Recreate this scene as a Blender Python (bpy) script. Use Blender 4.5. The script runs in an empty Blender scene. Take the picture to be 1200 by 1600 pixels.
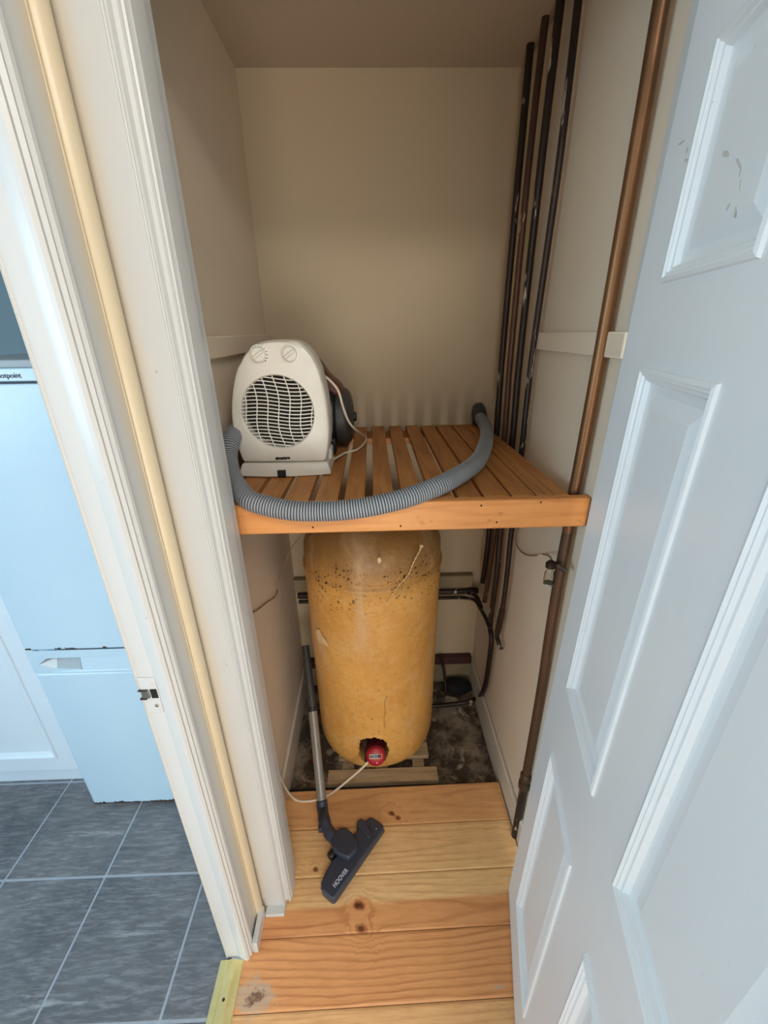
import bpy, bmesh, math, random
from mathutils import Vector, Matrix, noise
import numpy as np
random.seed(4)
sc = bpy.context.scene
C = sc.collection
R = math.radians

# ------------------------------------------------------------------ camera
H = 1.5                                    # eye height above the floorboards
F = 652.0                                  # focal length in pixels of the 1200x1600 frame
CX, CY = 600.0, 800.0
_rz = Vector((622 - CX, 2311 - CY, F)).normalized()
_ry = Vector((580 - CX, 519 - CY, F)).normalized()
_Z = -_rz
_Y = (_ry - _Z * _ry.dot(_Z)).normalized()
_X = _Y.cross(_Z)
def ray(px, py):
    v = Vector((px - CX, py - CY, F))
    return Vector((_X.dot(v), _Y.dot(v), _Z.dot(v)))
def at(px, py, axis, val):
    """measured point: where a sight line meets the real plane x, y or z = val"""
    d = ray(px, py); i = 'xyz'.index(axis)
    o = (0, 0, H)[i]
    return Vector((0, 0, H)) + d * ((val - o) / d[i])
cam = bpy.data.cameras.new('camera')
cam.sensor_fit = 'VERTICAL'; cam.sensor_height = 24; cam.sensor_width = 18
cam.lens = 24 * F / 1600; cam.clip_start = 0.01
co = bpy.data.objects.new('camera', cam); C.objects.link(co)
co.matrix_world = Matrix(((_X[0], -_X[1], -_X[2], 0), (_Y[0], -_Y[1], -_Y[2], 0), (_Z[0], -_Z[1], -_Z[2], H), (0, 0, 0, 1)))
sc.camera = co

# ------------------------------------------------------------------ light and exposure
sc.view_settings.view_transform = 'Standard'
sc.view_settings.look = 'None'
sc.view_settings.gamma = 1
sc.view_settings.use_curve_mapping = False
sc.view_settings.exposure = 0.3
w = bpy.data.worlds.new('world'); sc.world = w; w.use_nodes = True
w.node_tree.nodes['Background'].inputs[0].default_value = (0.75, 0.87, 1.0, 1)
w.node_tree.nodes['Background'].inputs[1].default_value = 0.35
def area(name, loc, target, sx, sy, power, col):
    l = bpy.data.lights.new(name, 'AREA'); l.shape = 'RECTANGLE'; l.size = sx; l.size_y = sy
    l.energy = power; l.color = col
    o = bpy.data.objects.new(name, l); C.objects.link(o); o.location = loc
    o.rotation_euler = (Vector(target) - Vector(loc)).to_track_quat('-Z', 'Y').to_euler()
    return o
area('kitchen_window_daylight', (-2.95, -0.75, 1.48), (0.2, 0.75, 0.7), 1.9, 1.25, 50, (0.58, 0.83, 1.0))
area('hall_window_daylight', (0.15, -1.95, 0.62), (0.0, 1.0, 0.50), 1.2, 1.15, 32, (1.0, 0.955, 0.90))
area('hall_overhead_fill', (0.40, -0.75, 2.40), (0.30, -0.55, 0.0), 0.8, 0.8, 27, (1.0, 0.965, 0.92))  # added overhead fill for the floor and lower cupboard, not a known lamp

# ------------------------------------------------------------------ materials
def lin(c):
    return tuple((x / 255 / 12.92) if x / 255 <= 0.04045 else ((x / 255 + 0.055) / 1.055) ** 2.4 for x in c)
class Mat:
    def __init__(s, name, rgb, rough=0.6, metal=0.0, spec=0.5):
        s.m = bpy.data.materials.new(name); s.m.use_nodes = True
        s.nt = s.m.node_tree; s.b = s.nt.nodes['Principled BSDF']
        s.b.inputs['Roughness'].default_value = rough
        s.b.inputs['Metallic'].default_value = metal
        s.b.inputs['Specular IOR Level'].default_value = spec
        s.col = s.nt.nodes.new('ShaderNodeRGB'); s.col.outputs[0].default_value = (*lin(rgb), 1)
        s.out = s.col.outputs[0]; s.nt.links.new(s.out, s.b.inputs['Base Color'])
        tc = s.nt.nodes.new('ShaderNodeTexCoord'); s.obj = tc.outputs['Object']
        g = s.nt.nodes.new('ShaderNodeNewGeometry'); s.pos = g.outputs['Position']
    def n(s, t, **k):
        x = s.nt.nodes.new(t)
        for a, b in k.items(): setattr(x, a, b)
        return x
    def l(s, a, b): s.nt.links.new(a, b)
    def noise(s, scale=10, detail=4, rough=0.55, stretch=(1, 1, 1), src=None, dist=0.0):
        mp = s.n('ShaderNodeMapping'); mp.inputs['Scale'].default_value = stretch
        s.l(src or s.obj, mp.inputs[0])
        t = s.n('ShaderNodeTexNoise'); t.inputs['Scale'].default_value = scale
        t.inputs['Detail'].default_value = detail; t.inputs['Roughness'].default_value = rough
        t.inputs['Distortion'].default_value = dist
        s.l(mp.outputs[0], t.inputs['Vector']); return t.outputs['Fac']
    def ramp(s, fac, a, b):
        r = s.n('ShaderNodeMapRange'); r.inputs[1].default_value = a; r.inputs[2].default_value = b
        r.clamp = True; s.l(fac, r.inputs[0]); return r.outputs[0]
    def math(s, op, a, b=None, c=None):
        m = s.n('ShaderNodeMath', operation=op)
        for i, v in enumerate((a, b, c)):
            if v is None: continue
            if isinstance(v, (int, float)): m.inputs[i].default_value = v
            else: s.l(v, m.inputs[i])
        return m.outputs[0]
    def mix(s, fac, rgb, amount=1.0):
        """lay another colour over the present one where fac is high"""
        if amount != 1.0: fac = s.math('MULTIPLY', fac, amount)
        m = s.n('ShaderNodeMix', data_type='RGBA')
        s.l(fac, m.inputs[0]); s.l(s.out, m.inputs[6])
        if isinstance(rgb, tuple): m.inputs[7].default_value = (*lin(rgb), 1)
        else: s.l(rgb, m.inputs[7])
        s.out = m.outputs[2]; s.l(s.out, s.b.inputs['Base Color']); return s
    def bump(s, fac, strength=0.2, dist=0.002):
        b = s.n('ShaderNodeBump'); b.inputs['Strength'].default_value = strength
        b.inputs['Distance'].default_value = dist
        s.l(fac, b.inputs['Height'])
        prev = s.b.inputs['Normal'].links
        if prev: s.l(prev[0].from_socket, b.inputs['Normal'])
        s.l(b.outputs[0], s.b.inputs['Normal']); return s
    def attr(s, name):
        a = s.n('ShaderNodeAttribute', attribute_name=name); return a.outputs['Fac']
    def xyz(s):
        x = s.n('ShaderNodeSeparateXYZ'); s.l(s.pos, x.inputs[0]); return x.outputs

def simple(name, rgb, rough=0.5, metal=0.0, var=None, scale=30, bump=0.0, spec=0.5):
    m = Mat(name, rgb, rough, metal, spec)
    nf = m.noise(scale)
    if var: m.mix(m.ramp(nf, 0.35, 0.7), var, 0.6)
    if bump: m.bump(nf, bump)
    return m.m

# cream painted plaster
def plaster(name, rgb, ghost=False):
    m = Mat(name, rgb, 0.75, spec=0.25)
    a = m.noise(1.6, 5, src=m.pos)
    m.mix(m.ramp(a, 0.45, 0.75), tuple(int(c * 0.93) for c in rgb), 0.7)
    b = m.noise(60, 3, src=m.pos)
    m.bump(b, 0.12, 0.001); m.bump(m.noise(9, 3, src=m.pos), 0.25, 0.004)
    x = m.xyz()
    d = m.noise(6, 5, src=m.pos)
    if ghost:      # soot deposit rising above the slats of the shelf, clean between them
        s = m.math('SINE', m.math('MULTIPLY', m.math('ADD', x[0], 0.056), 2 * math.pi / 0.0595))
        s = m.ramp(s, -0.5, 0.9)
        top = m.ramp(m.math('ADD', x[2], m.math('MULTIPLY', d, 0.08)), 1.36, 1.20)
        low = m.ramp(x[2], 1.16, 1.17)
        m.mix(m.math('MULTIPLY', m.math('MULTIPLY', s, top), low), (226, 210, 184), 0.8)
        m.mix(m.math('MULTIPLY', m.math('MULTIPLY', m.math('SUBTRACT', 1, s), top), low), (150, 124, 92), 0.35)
    return m.m
M = {}
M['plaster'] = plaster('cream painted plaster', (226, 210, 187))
M['plaster_back'] = plaster('cream plaster shaded for the back wall', (190, 172, 143), True)  # darker copy of the wall cream, dimmer light at the back put into it
M['plaster_top'] = plaster('cream plaster shaded for the ceiling', (182, 166, 144))  # wall cream lowered so the colour carries the ceiling's shade
M['kitchen_wall'] = plaster('grey blue kitchen wall', (128, 142, 148))
M['hall_wall'] = plaster('white hall wall', (222, 220, 214))

def gloss(name, rgb, dirt=None):
    m = Mat(name, rgb, 0.33, spec=0.5)
    a = m.noise(3, 5, stretch=(1, 1, 0.25))
    m.mix(m.ramp(a, 0.5, 0.8), dirt or tuple(int(c * 0.94) for c in rgb), 0.6)
    m.bump(m.noise(40, 4, stretch=(1, 1, 0.12)), 0.22, 0.0012)
    m.bump(m.noise(5, 3), 0.15, 0.004)
    sp = m.noise(120, 2)
    m.mix(m.ramp(sp, 0.76, 0.80), (120, 110, 98), 0.5)
    return m.m
M['gloss'] = gloss('old white gloss paint', (200, 202, 200), (186, 185, 179))
M['gloss_cream'] = gloss('yellowed cream gloss paint', (206, 192, 162), (190, 168, 130))
M['gloss_door'] = gloss('white door paint', (228, 232, 234), (216, 220, 222))
M['skirting'] = gloss('dusty white skirting paint', (216, 206, 190), (184, 170, 150))

def gloss_aged():
    m = Mat('old white gloss paint yellowed at the corner', (199, 201, 199), 0.33)
    a = m.noise(3, 5, stretch=(1, 1, 0.25)); m.mix(m.ramp(a, 0.5, 0.8), (185, 184, 178), 0.6)
    x = m.xyz(); n_ = m.math('MULTIPLY', m.math('SUBTRACT', m.noise(6, 4, stretch=(1, 1, 0.3)), 0.5), 0.03)
    y1 = m.ramp(m.math('ADD', x[1], n_), 0.590, 0.622); lim = m.math('LESS_THAN', x[0], -0.3475)
    m.mix(m.math('MULTIPLY', y1, lim), (206, 184, 146), 0.75)
    x1 = m.math('MULTIPLY', m.ramp(m.math('ADD', x[0], n_), -0.322, -0.340), m.math('GREATER_THAN', x[1], 0.645))
    m.mix(x1, (206, 192, 164), 0.6)
    m.bump(m.noise(40, 4, stretch=(1, 1, 0.12)), 0.25, 0.0012); m.bump(m.noise(5, 3), 0.15, 0.004)
    c = m.noise(70, 3); m.mix(m.ramp(c, 0.72, 0.77), (150, 140, 126), 0.5)
    return m.m
M['gloss_aged'] = gloss_aged()

# pine floorboards: growth rings follow a field stored on the mesh
def floor_mat():
    m = Mat('varnished pine floorboards', (238, 196, 138), 0.38, spec=0.4)
    tint = m.attr('tint')
    m.mix(m.ramp(tint, 0.0, 1.0), (216, 140, 84))
    n1 = m.noise(14, 4, stretch=(1, 5, 1), src=m.pos)
    m.mix(m.ramp(n1, 0.4, 0.75), (190, 128, 74), 0.35)
    g = m.attr('grain')
    g2 = m.math('ADD', g, m.math('MULTIPLY', m.noise(7, 3, 0.5, stretch=(0.6, 2.4, 1), src=m.pos), 8.0))
    s = m.math('SINE', g2)
    line = m.math('POWER', m.ramp(s, -0.3, 1.0), 2.2)
    m.mix(m.math('MULTIPLY', line, m.math('ADD', m.math('MULTIPLY', m.ramp(m.noise(5, 3, stretch=(1, 4, 1), src=m.pos), 0.3, 0.7), 0.65), m.math('MULTIPLY', m.ramp(tint, 0.55, 0.75), 0.35))), (160, 92, 50), 0.62)
    fine = m.noise(260, 2, stretch=(0.06, 1, 1), src=m.pos)
    m.mix(m.ramp(fine, 0.5, 0.75), (176, 112, 62), 0.3)
    k = m.math('ADD', m.attr('knot'), m.math('MULTIPLY', m.math('SUBTRACT', m.noise(50, 4, src=m.pos), 0.5), 0.5))
    m.mix(m.ramp(k, 0.18, 0.8), (132, 66, 38), 0.8)
    m.mix(m.ramp(k, 0.8, 1.1), (62, 28, 22), 0.9)
    st = m.math('ADD', m.attr('stain'), m.math('MULTIPLY', m.math('SUBTRACT', m.noise(38, 7, 0.75, src=m.pos), 0.5), 2.6))
    m.mix(m.ramp(st, 0.55, 0.85), (182, 164, 142), 0.7)
    m.mix(m.ramp(st, 1.15, 1.35), (96, 60, 42), 0.8)
    sc_ = m.noise(22, 5, 0.65, src=m.pos)
    m.mix(m.ramp(sc_, 0.66, 0.72), (150, 92, 54), 0.35)
    m.bump(s, 0.08, 0.001); m.bump(m.noise(30, 4, stretch=(1, 5, 1), src=m.pos), 0.15, 0.001)
    return m.m
M['boards'] = floor_mat()

def wood(name, rgb, dark, axis='x', freq=60, rough=0.5, dirt=None):
    m = Mat(name, rgb, rough, spec=0.35)
    st = {'x': (0.08, 1, 1), 'y': (1, 0.08, 1), 'z': (1, 1, 0.08)}[axis]
    a = m.noise(freq, 3, stretch=st, src=m.pos, dist=0.4)
    m.mix(m.ramp(a, 0.42, 0.68), dark, 0.6)
    b = m.noise(4, 4, src=m.pos)
    m.mix(m.ramp(b, 0.4, 0.8), dark, 0.5)
    if dirt:
        c = m.noise(26, 6, 0.7, src=m.pos); m.mix(m.ramp(c, 0.62, 0.72), dirt, 0.7)
    m.bump(a, 0.15, 0.001)
    return m.m
M['slat'] = wood('aged pine slat', (186, 128, 72), (140, 88, 46), 'y', 70, 0.55)
M['rail'] = wood('orange pine rail', (222, 154, 88), (184, 112, 58), 'x', 60, 0.45, (150, 92, 50))
M['pallet'] = wood('dirty raw pine', (196, 170, 132), (128, 100, 70), 'x', 60, 0.8, (60, 46, 34))

def concrete():
    m = Mat('stained concrete sub floor', (150, 134, 114), 0.9, spec=0.2)
    a = m.noise(7, 7, 0.7, src=m.pos)
    m.mix(m.ramp(a, 0.40, 0.54), (64, 54, 45), 0.9)
    b = m.noise(11, 6, 0.65, src=m.pos, dist=1.0)
    m.mix(m.ramp(b, 0.58, 0.66), (206, 190, 164), 0.75)
    c = m.noise(5, 3, src=m.pos, dist=2.0)
    m.mix(m.ramp(c, 0.62, 0.7), (96, 60, 48), 0.6)
    d = m.noise(90, 3, src=m.pos); m.mix(m.ramp(d, 0.66, 0.72), (190, 180, 165), 0.6)
    m.bump(a, 0.6, 0.006); m.bump(d, 0.3, 0.002)
    return m.m
M['concrete'] = concrete()
M['gap'] = simple('dark void under the boards', (34, 34, 36), 0.95)

def slate():
    m = Mat('blue grey slate tile', (118, 118, 120), 0.5, spec=0.4)
    t = m.attr('tint')
    m.mix(t, (104, 106, 110), 0.8)
    a = m.noise(5, 7, 0.65, src=m.pos, dist=0.6)
    m.mix(m.ramp(a, 0.4, 0.65), (88, 90, 95), 0.8)
    def streak(ang, sc_, st):
        rot = m.n('ShaderNodeMapping'); rot.inputs['Rotation'].default_value = (0, 0, R(ang)); rot.inputs['Scale'].default_value = st
        m.l(m.pos, rot.inputs[0])
        tn = m.n('ShaderNodeTexNoise'); tn.inputs['Scale'].default_value = sc_; tn.inputs['Detail'].default_value = 8; tn.inputs['Roughness'].default_value = 0.68
        tn.inputs['Distortion'].default_value = 0.4
        m.l(rot.outputs[0], tn.inputs['Vector']); return tn.outputs['Fac']
    s1 = streak(-42, 75, (0.22, 1.5, 1)); s2 = streak(-38, 9, (0.5, 1.5, 1)); s3 = streak(-60, 14, (0.18, 1.4, 1))
    m.mix(m.ramp(s1, 0.46, 0.70), (160, 162, 166), 0.6)
    m.mix(m.ramp(s2, 0.5, 0.75), (70, 73, 80), 0.7)
    m.mix(m.ramp(s3, 0.62, 0.70), (196, 198, 200), 0.5)
    m.bump(s1, 0.6, 0.002); m.bump(a, 0.3, 0.003)
    return m.m
M['slate'] = slate()
M['grout'] = simple('pale grout', (166, 174, 184), 0.85, var=(150, 158, 168), scale=40)

# hard foam jacket of the hot water tank
def foam():
    m = Mat('ochre sprayed foam', (218, 164, 86), 0.42, spec=0.45)
    a = m.noise(4, 5, src=m.pos); m.mix(m.ramp(a, 0.42, 0.72), (198, 138, 64), 0.75)
    b = m.noise(18, 7, 0.75, src=m.pos); m.mix(m.ramp(b, 0.5, 0.68), (228, 186, 120), 0.6)
    f_ = m.noise(60, 5, 0.7, src=m.pos); m.mix(m.ramp(f_, 0.52, 0.68), (176, 120, 56), 0.45)
    x = m.xyz()
    dust = m.math('ADD', m.ramp(x[2], 0.75, 0.86), m.math('MULTIPLY', m.math('SUBTRACT', b, 0.5), 1.4))
    m.mix(m.ramp(dust, 0.1, 1.0), (144, 106, 60), 0.9)
    def pits(scale, size, za, zb, thr, col):
        v = m.n('ShaderNodeTexVoronoi'); v.inputs['Scale'].default_value = scale; m.l(m.pos, v.inputs['Vector'])
        vc = m.n('ShaderNodeSeparateColor'); m.l(v.outputs['Color'], vc.inputs[0])
        sz = m.math('MULTIPLY', vc.outputs[0], size)
        zone = m.math('MULTIPLY', m.ramp(x[2], za, zb), m.ramp(m.noise(7, 3, src=m.pos), thr, thr + 0.08))
        zone = m.math('MULTIPLY', zone, m.ramp(x[2], 0.90, 0.86))
        d = m.math('MULTIPLY', m.math('LESS_THAN', v.outputs['Distance'], sz), zone)
        m.mix(d, col, 0.9)
    pits(85, 0.42, 0.68, 0.78, 0.40, (64, 38, 20)); pits(150, 0.30, 0.70, 0.80, 0.40, (90, 58, 30)); pits(40, 0.14, 0.05, 0.06, 0.52, (120, 66, 30))
    rub = m.noise(5, 5, 0.65, stretch=(1.4, 1.4, 0.55), src=m.pos, dist=0.5)
    m.mix(m.ramp(rub, 0.52, 0.72), (210, 178, 136), 0.6)
    brown = m.math('ADD', m.ramp(x[2], 0.20, 0.05), m.math('MULTIPLY', m.math('SUBTRACT', f_, 0.5), 1.0))
    m.mix(m.ramp(brown, 0.5, 1.1), (168, 120, 62), 0.5)
    m.bump(m.noise(34, 6, 0.65, src=m.pos), 0.7, 0.005); m.bump(m.noise(140, 4, src=m.pos), 0.45, 0.0015)
    return m.m
M['foam'] = foam()
M['foam_dark'] = simple('dark broken foam', (74, 46, 24), 0.95, var=(40, 24, 14), scale=60, bump=0.8)
M['foam_pale'] = simple('pale foam scar', (226, 196, 150), 0.8, var=(206, 170, 120), scale=70)

def pipe_mat(name, rgb, var, fleck=None, metal=0.6, rough=0.42, fl=(0.62, 0.66)):
    m = Mat(name, rgb, rough, metal)
    a = m.noise(9, 5, stretch=(1, 1, 0.2), src=m.pos); m.mix(m.ramp(a, 0.4, 0.65), var, 0.9)
    if fleck:
        b = m.noise(26, 4, 0.6, stretch=(1, 1, 0.22), src=m.pos); f = m.ramp(b, *fl)
        m.mix(f, fleck, 0.95)
        inv = m.math('MULTIPLY', m.math('SUBTRACT', 1, f), metal); m.l(inv, m.b.inputs['Metallic'])
    m.bump(a, 0.2, 0.001)
    return m.m
M['copper'] = pipe_mat('dull copper', (140, 100, 66), (94, 68, 48), None, 0.75, 0.4)
M['copper_low'] = pipe_mat('stained copper', (98, 72, 54), (58, 54, 44), (150, 140, 118), 0.6, 0.45, (0.66, 0.72))
M['pipe_dark'] = pipe_mat('tarnished pipe with paint flecks', (56, 42, 36), (26, 22, 22), (186, 170, 152), 0.35, 0.4, (0.635, 0.66))
M['pipe_brown'] = pipe_mat('brown tarnished pipe', (92, 66, 52), (62, 44, 36), (176, 158, 134), 0.35, 0.4, (0.64, 0.665))
M['white_plastic'] = simple('off white plastic', (222, 217, 204), 0.38, var=(208, 202, 188), scale=12)
M['black_plastic'] = simple('black plastic', (26, 28, 32), 0.42, var=(34, 36, 40), scale=20)
M['navy_plastic'] = simple('charcoal blue plastic', (52, 58, 72), 0.4, var=(44, 49, 62), scale=20)
M['dark_grey'] = simple('dark grey plastic', (62, 62, 60), 0.45, var=(50, 50, 48), scale=20)
M['maroon'] = simple('dusty dark red plastic', (96, 44, 30), 0.45, var=(70, 34, 24), scale=20)
M['interior'] = simple('dark heater interior', (30, 26, 22), 0.8)
M['hose'] = simple('grey hose plastic', (158, 162, 164), 0.38, var=(146, 150, 152), scale=20)
M['hose_groove'] = simple('dark hose groove', (78, 84, 92), 0.7)  # darker colour for the grooves between the ribs
M['tube_grey'] = simple('grey painted tube', (146, 142, 134), 0.35, metal=0.3, var=(128, 122, 112), scale=14)
M['red'] = simple('red plastic cap', (168, 20, 42), 0.4, var=(146, 16, 34), scale=30)
M['red_dark'] = simple('dark red plastic', (112, 22, 34), 0.5, var=(84, 18, 26), scale=30)
M['cable'] = simple('white cable', (222, 208, 184), 0.5)
M['wire_brown'] = simple('dirty tan wire', (150, 128, 92), 0.6, var=(110, 90, 60), scale=50)
M['brass'] = simple('brushed brass', (222, 208, 146), 0.4, metal=0.45, var=(204, 188, 124), scale=40, bump=0.1)
M['steel'] = simple('worn steel', (150, 150, 145), 0.35, metal=0.8)
M['rag'] = simple('black cloth', (30, 30, 34), 0.95, var=(20, 20, 24), scale=40, bump=0.6)
M['black'] = simple('black', (14, 14, 14), 0.6)
M['fridge'] = simple('white enamel with daylight blue', (196, 222, 238), 0.3, var=(190, 217, 234), scale=6)  # white enamel, with the blue of the kitchen daylight put into the colour
M['fridge_grey'] = simple('grey fridge trim and grip shade', (158, 168, 174), 0.5)
M['rust'] = simple('chipped rusty paint', (74, 60, 52), 0.9, var=(40, 34, 30), scale=80)
M['cabinet'] = simple('white cabinet laminate', (222, 234, 242), 0.35, var=(216, 229, 238), scale=6)  # a little of the blue kitchen daylight is mixed into this white
M['ink'] = simple('dark printed ink', (34, 44, 60), 0.6)
M['logo'] = simple('silver print', (190, 196, 206), 0.4)
M['wine'] = simple('dark red gloss paint', (74, 40, 36), 0.55, var=(52, 30, 26), scale=20)
M['duct'] = simple('stained cream paint', (150, 136, 106), 0.6, var=(92, 74, 50), scale=6)
M['smudge'] = simple('greasy scuff mark', (196, 195, 184), 0.7)
g = Mat('clear glass', (246, 246, 242), 0.12); g.b.inputs['Transmission Weight'].default_value = 1.0; g.b.inputs['IOR'].default_value = 1.18
M['glass'] = g.m

# ------------------------------------------------------------------ mesh helpers
def obj(name, bm, mat, parent=None, smooth=False, bevel=0.0, seg=2, base=None, angle=35):
    """link a bmesh given in place coordinates as one mesh object"""
    bmesh.ops.recalc_face_normals(bm, faces=bm.faces)
    me = bpy.data.meshes.new(name)
    off = Vector((0, 0, 0))
    if parent is not None:
        r = parent
        while r.parent: off += r.location; r = r.parent
        if not r.get('local'): off += r.location
        else: off = Vector((0, 0, 0))
    elif base is not None: off = Vector(base)
    bmesh.ops.translate(bm, vec=-off, verts=bm.verts)
    bm.to_mesh(me); bm.free()
    mats = mat if isinstance(mat, (list, tuple)) else [mat]
    for m in mats: me.materials.append(m)
    o = bpy.data.objects.new(name, me); C.objects.link(o)
    if base is not None and parent is None: o.location = base
    if parent is not None: o.parent = parent
    if bevel:
        md = o.modifiers.new('bevel', 'BEVEL'); md.width = bevel; md.segments = seg; md.limit_method = 'ANGLE'; md.angle_limit = R(30)
        md.harden_normals = False
    if smooth or bevel:
        for p in me.polygons: p.use_smooth = True
        me.set_sharp_from_angle(angle=R(angle))
    return o
def thing(name, loc, label, cat, group=None, local=False):
    o = bpy.data.objects.new(name, None); C.objects.link(o); o.location = loc
    o.empty_display_size = 0.05
    o['label'] = label; o['category'] = cat
    if group: o['group'] = group
    if local: o['local'] = 1
    return o
def tag(o, label, cat, group=None):
    o['label'] = label; o['category'] = cat
    if group: o['group'] = group
    return o
def struct(o, label=None):
    o['kind'] = 'structure'
    if label: o['label'] = label
    return o
def box(bm, x0, x1, y0, y1, z0, z1, mi=0):
    vs = [bm.verts.new((x, y, z)) for x in (x0, x1) for y in (y0, y1) for z in (z0, z1)]
    fs = [(0, 1, 3, 2), (4, 6, 7, 5), (0, 4, 5, 1), (2, 3, 7, 6), (0, 2, 6, 4), (1, 5, 7, 3)]
    for f in fs:
        fc = bm.faces.new([vs[i] for i in f]); fc.material_index = mi
    return vs
def B(*boxes):
    bm = bmesh.new()
    for b in boxes: box(bm, *b)
    return bm
def prism(bm, pts, vec, mi=0):
    """polygon of 3D points pushed along vec"""
    vec = Vector(vec); a = [bm.verts.new(p) for p in pts]; b = [bm.verts.new(Vector(p) + vec) for p in pts]
    n = len(pts)
    fs = [bm.faces.new(a), bm.faces.new(b[::-1])]
    for i in range(n): fs.append(bm.faces.new((a[i], b[i], b[(i + 1) % n], a[(i + 1) % n])))
    for f in fs: f.material_index = mi
def spline(pts, sub=8):
    pts = [Vector(p) for p in pts]
    if len(pts) < 3: return pts
    out = []
    ext = [pts[0] * 2 - pts[1]] + pts + [pts[-1] * 2 - pts[-2]]
    for i in range(1, len(ext) - 2):
        p0, p1, p2, p3 = ext[i - 1:i + 3]
        for k in range(sub):
            t = k / sub
            out.append(0.5 * ((2 * p1) + (p2 - p0) * t + (2 * p0 - 5 * p1 + 4 * p2 - p3) * t * t + (3 * p1 - p0 - 3 * p2 + p3) * t ** 3))
    out.append(pts[-1]); return out
def resample(pts, step):
    out = [pts[0]]; acc = 0.0
    for a, b in zip(pts, pts[1:]):
        L = (b - a).length; 
        if L < 1e-9: continue
        d = step - acc
        while d <= L:
            out.append(a.lerp(b, d / L)); d += step
        acc = L - (d - step)
    return out
def tube(bm, pts, rad, seg=14, cap=True, mi=0, rf=None):
    pts = [Vector(p) for p in pts]; n = len(pts); rings = []
    up = Vector((0, 0, 1)); prev = None
    for i, p in enumerate(pts):
        t = (pts[min(i + 1, n - 1)] - pts[max(i - 1, 0)]).normalized()
        if prev is None:
            a = t.orthogonal().normalized()
        else:
            a = (prev - t * prev.dot(t)).normalized()
        prev = a; b = t.cross(a)
        r = rad[i] if isinstance(rad, (list, tuple)) else rad
        rings.append([bm.verts.new(p + (a * math.cos(2 * math.pi * k / seg) + b * math.sin(2 * math.pi * k / seg)) * r) for k in range(seg)])
    for i in range(n - 1):
        for k in range(seg):
            f = bm.faces.new((rings[i][k], rings[i][(k + 1) % seg], rings[i + 1][(k + 1) % seg], rings[i + 1][k]))
            f.material_index = mi if rf is None else rf(i)
    if cap:
        bm.faces.new(rings[0][::-1]).material_index = mi; bm.faces.new(rings[-1]).material_index = mi
    return rings
def T(pts, rad, seg=14, sub=8, smooth_path=True):
    bm = bmesh.new(); tube(bm, spline(pts, sub) if smooth_path else pts, rad, seg); return bm
def lathe(bm, prof, c, axis=Vector((0, 0, 1)), seg=48, mi=0):
    """prof: (radius, height) along axis from c"""
    axis = Vector(axis).normalized(); a = axis.orthogonal().normalized(); b = axis.cross(a); c = Vector(c); rings = []
    for r, h in prof:
        rings.append([bm.verts.new(c + axis * h + (a * math.cos(2 * math.pi * k / seg) + b * math.sin(2 * math.pi * k / seg)) * max(r, 1e-5)) for k in range(seg)])
    for i in range(len(prof) - 1):
        for k in range(seg):
            bm.faces.new((rings[i][k], rings[i][(k + 1) % seg], rings[i + 1][(k + 1) % seg], rings[i + 1][k])).material_index = mi
    bm.faces.new(rings[0][::-1]).material_index = mi; bm.faces.new(rings[-1]).material_index = mi
def L(prof, c, axis=(0, 0, 1), seg=48):
    bm = bmesh.new(); lathe(bm, prof, c, axis, seg); return bm
def profile(pts, z0, z1):
    """plan outline (x, y) carried up as a moulding"""
    bm = bmesh.new(); prism(bm, [(x, y, z0) for x, y in pts], (0, 0, z1 - z0)); return bm
def text(name, s, size, mat, parent, loc, xdir, ydir, depth=0.0006, bold=0.0, sx=1.0):
    cu = bpy.data.curves.new(name, 'FONT'); cu.body = s; cu.size = size; cu.extrude = depth; cu.offset = bold
    cu.align_x = 'CENTER'; cu.align_y = 'CENTER'
    tmp = bpy.data.objects.new(name, cu); C.objects.link(tmp)
    bpy.context.view_layer.update()
    me = bpy.data.meshes.new_from_object(tmp.evaluated_get(bpy.context.evaluated_depsgraph_get()))
    bpy.data.objects.remove(tmp); bpy.data.curves.remove(cu)
    me.name = name; me.materials.clear(); me.materials.append(mat)
    x = Vector(xdir).normalized(); y = Vector(ydir); y = (y - x * y.dot(x)).normalized(); z = x.cross(y)
    mt = Matrix(((x[0] * sx, y[0], z[0], loc[0]), (x[1] * sx, y[1], z[1], loc[1]), (x[2] * sx, y[2], z[2], loc[2]), (0, 0, 0, 1)))
    me.transform(mt)
    r = parent; off = Vector((0, 0, 0))
    while r.parent: off += r.location; r = r.parent
    if not r.get('local'): off += r.location
    me.transform(Matrix.Translation(-off))
    o = bpy.data.objects.new(name, me); C.objects.link(o); o.parent = parent
    return o

# ------------------------------------------------------------------ the setting
XL, XR, YB, ZC = -0.35, 0.44, 1.52, 2.16
struct(obj('wall_left', B((-0.4165, XL, 0.706, YB + 0.08, -0.06, ZC + 0.05)), M['plaster']))
struct(obj('wall_right', B((XR, XR + 0.09, 0.74, YB + 0.08, -0.06, ZC + 0.05)), M['plaster']))
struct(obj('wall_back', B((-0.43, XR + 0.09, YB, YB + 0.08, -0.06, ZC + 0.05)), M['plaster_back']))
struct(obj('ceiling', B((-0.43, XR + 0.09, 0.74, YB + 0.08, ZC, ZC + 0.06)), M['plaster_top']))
struct(obj('wall_front', B((-0.36, 0.452, 0.685, 0.74, 1.99, 2.42), (0.452, 1.15, 0.685, 0.74, 0, 2.42)), M['hall_wall']))
struct(obj('wall_hall', B((-0.46, -0.362, -2.05, -0.30, 0, 2.42), (-0.46, -0.362, -0.30, 0.68, 2.02, 2.42)), M['hall_wall']))
struct(obj('wall_hall_right', B((1.10, 1.18, -2.05, 0.70, 0, 2.42)), M['hall_wall']))
struct(obj('ceiling', B((-0.46, 1.18, -2.05, 0.74, 2.42, 2.48)), M['hall_wall']))
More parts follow.
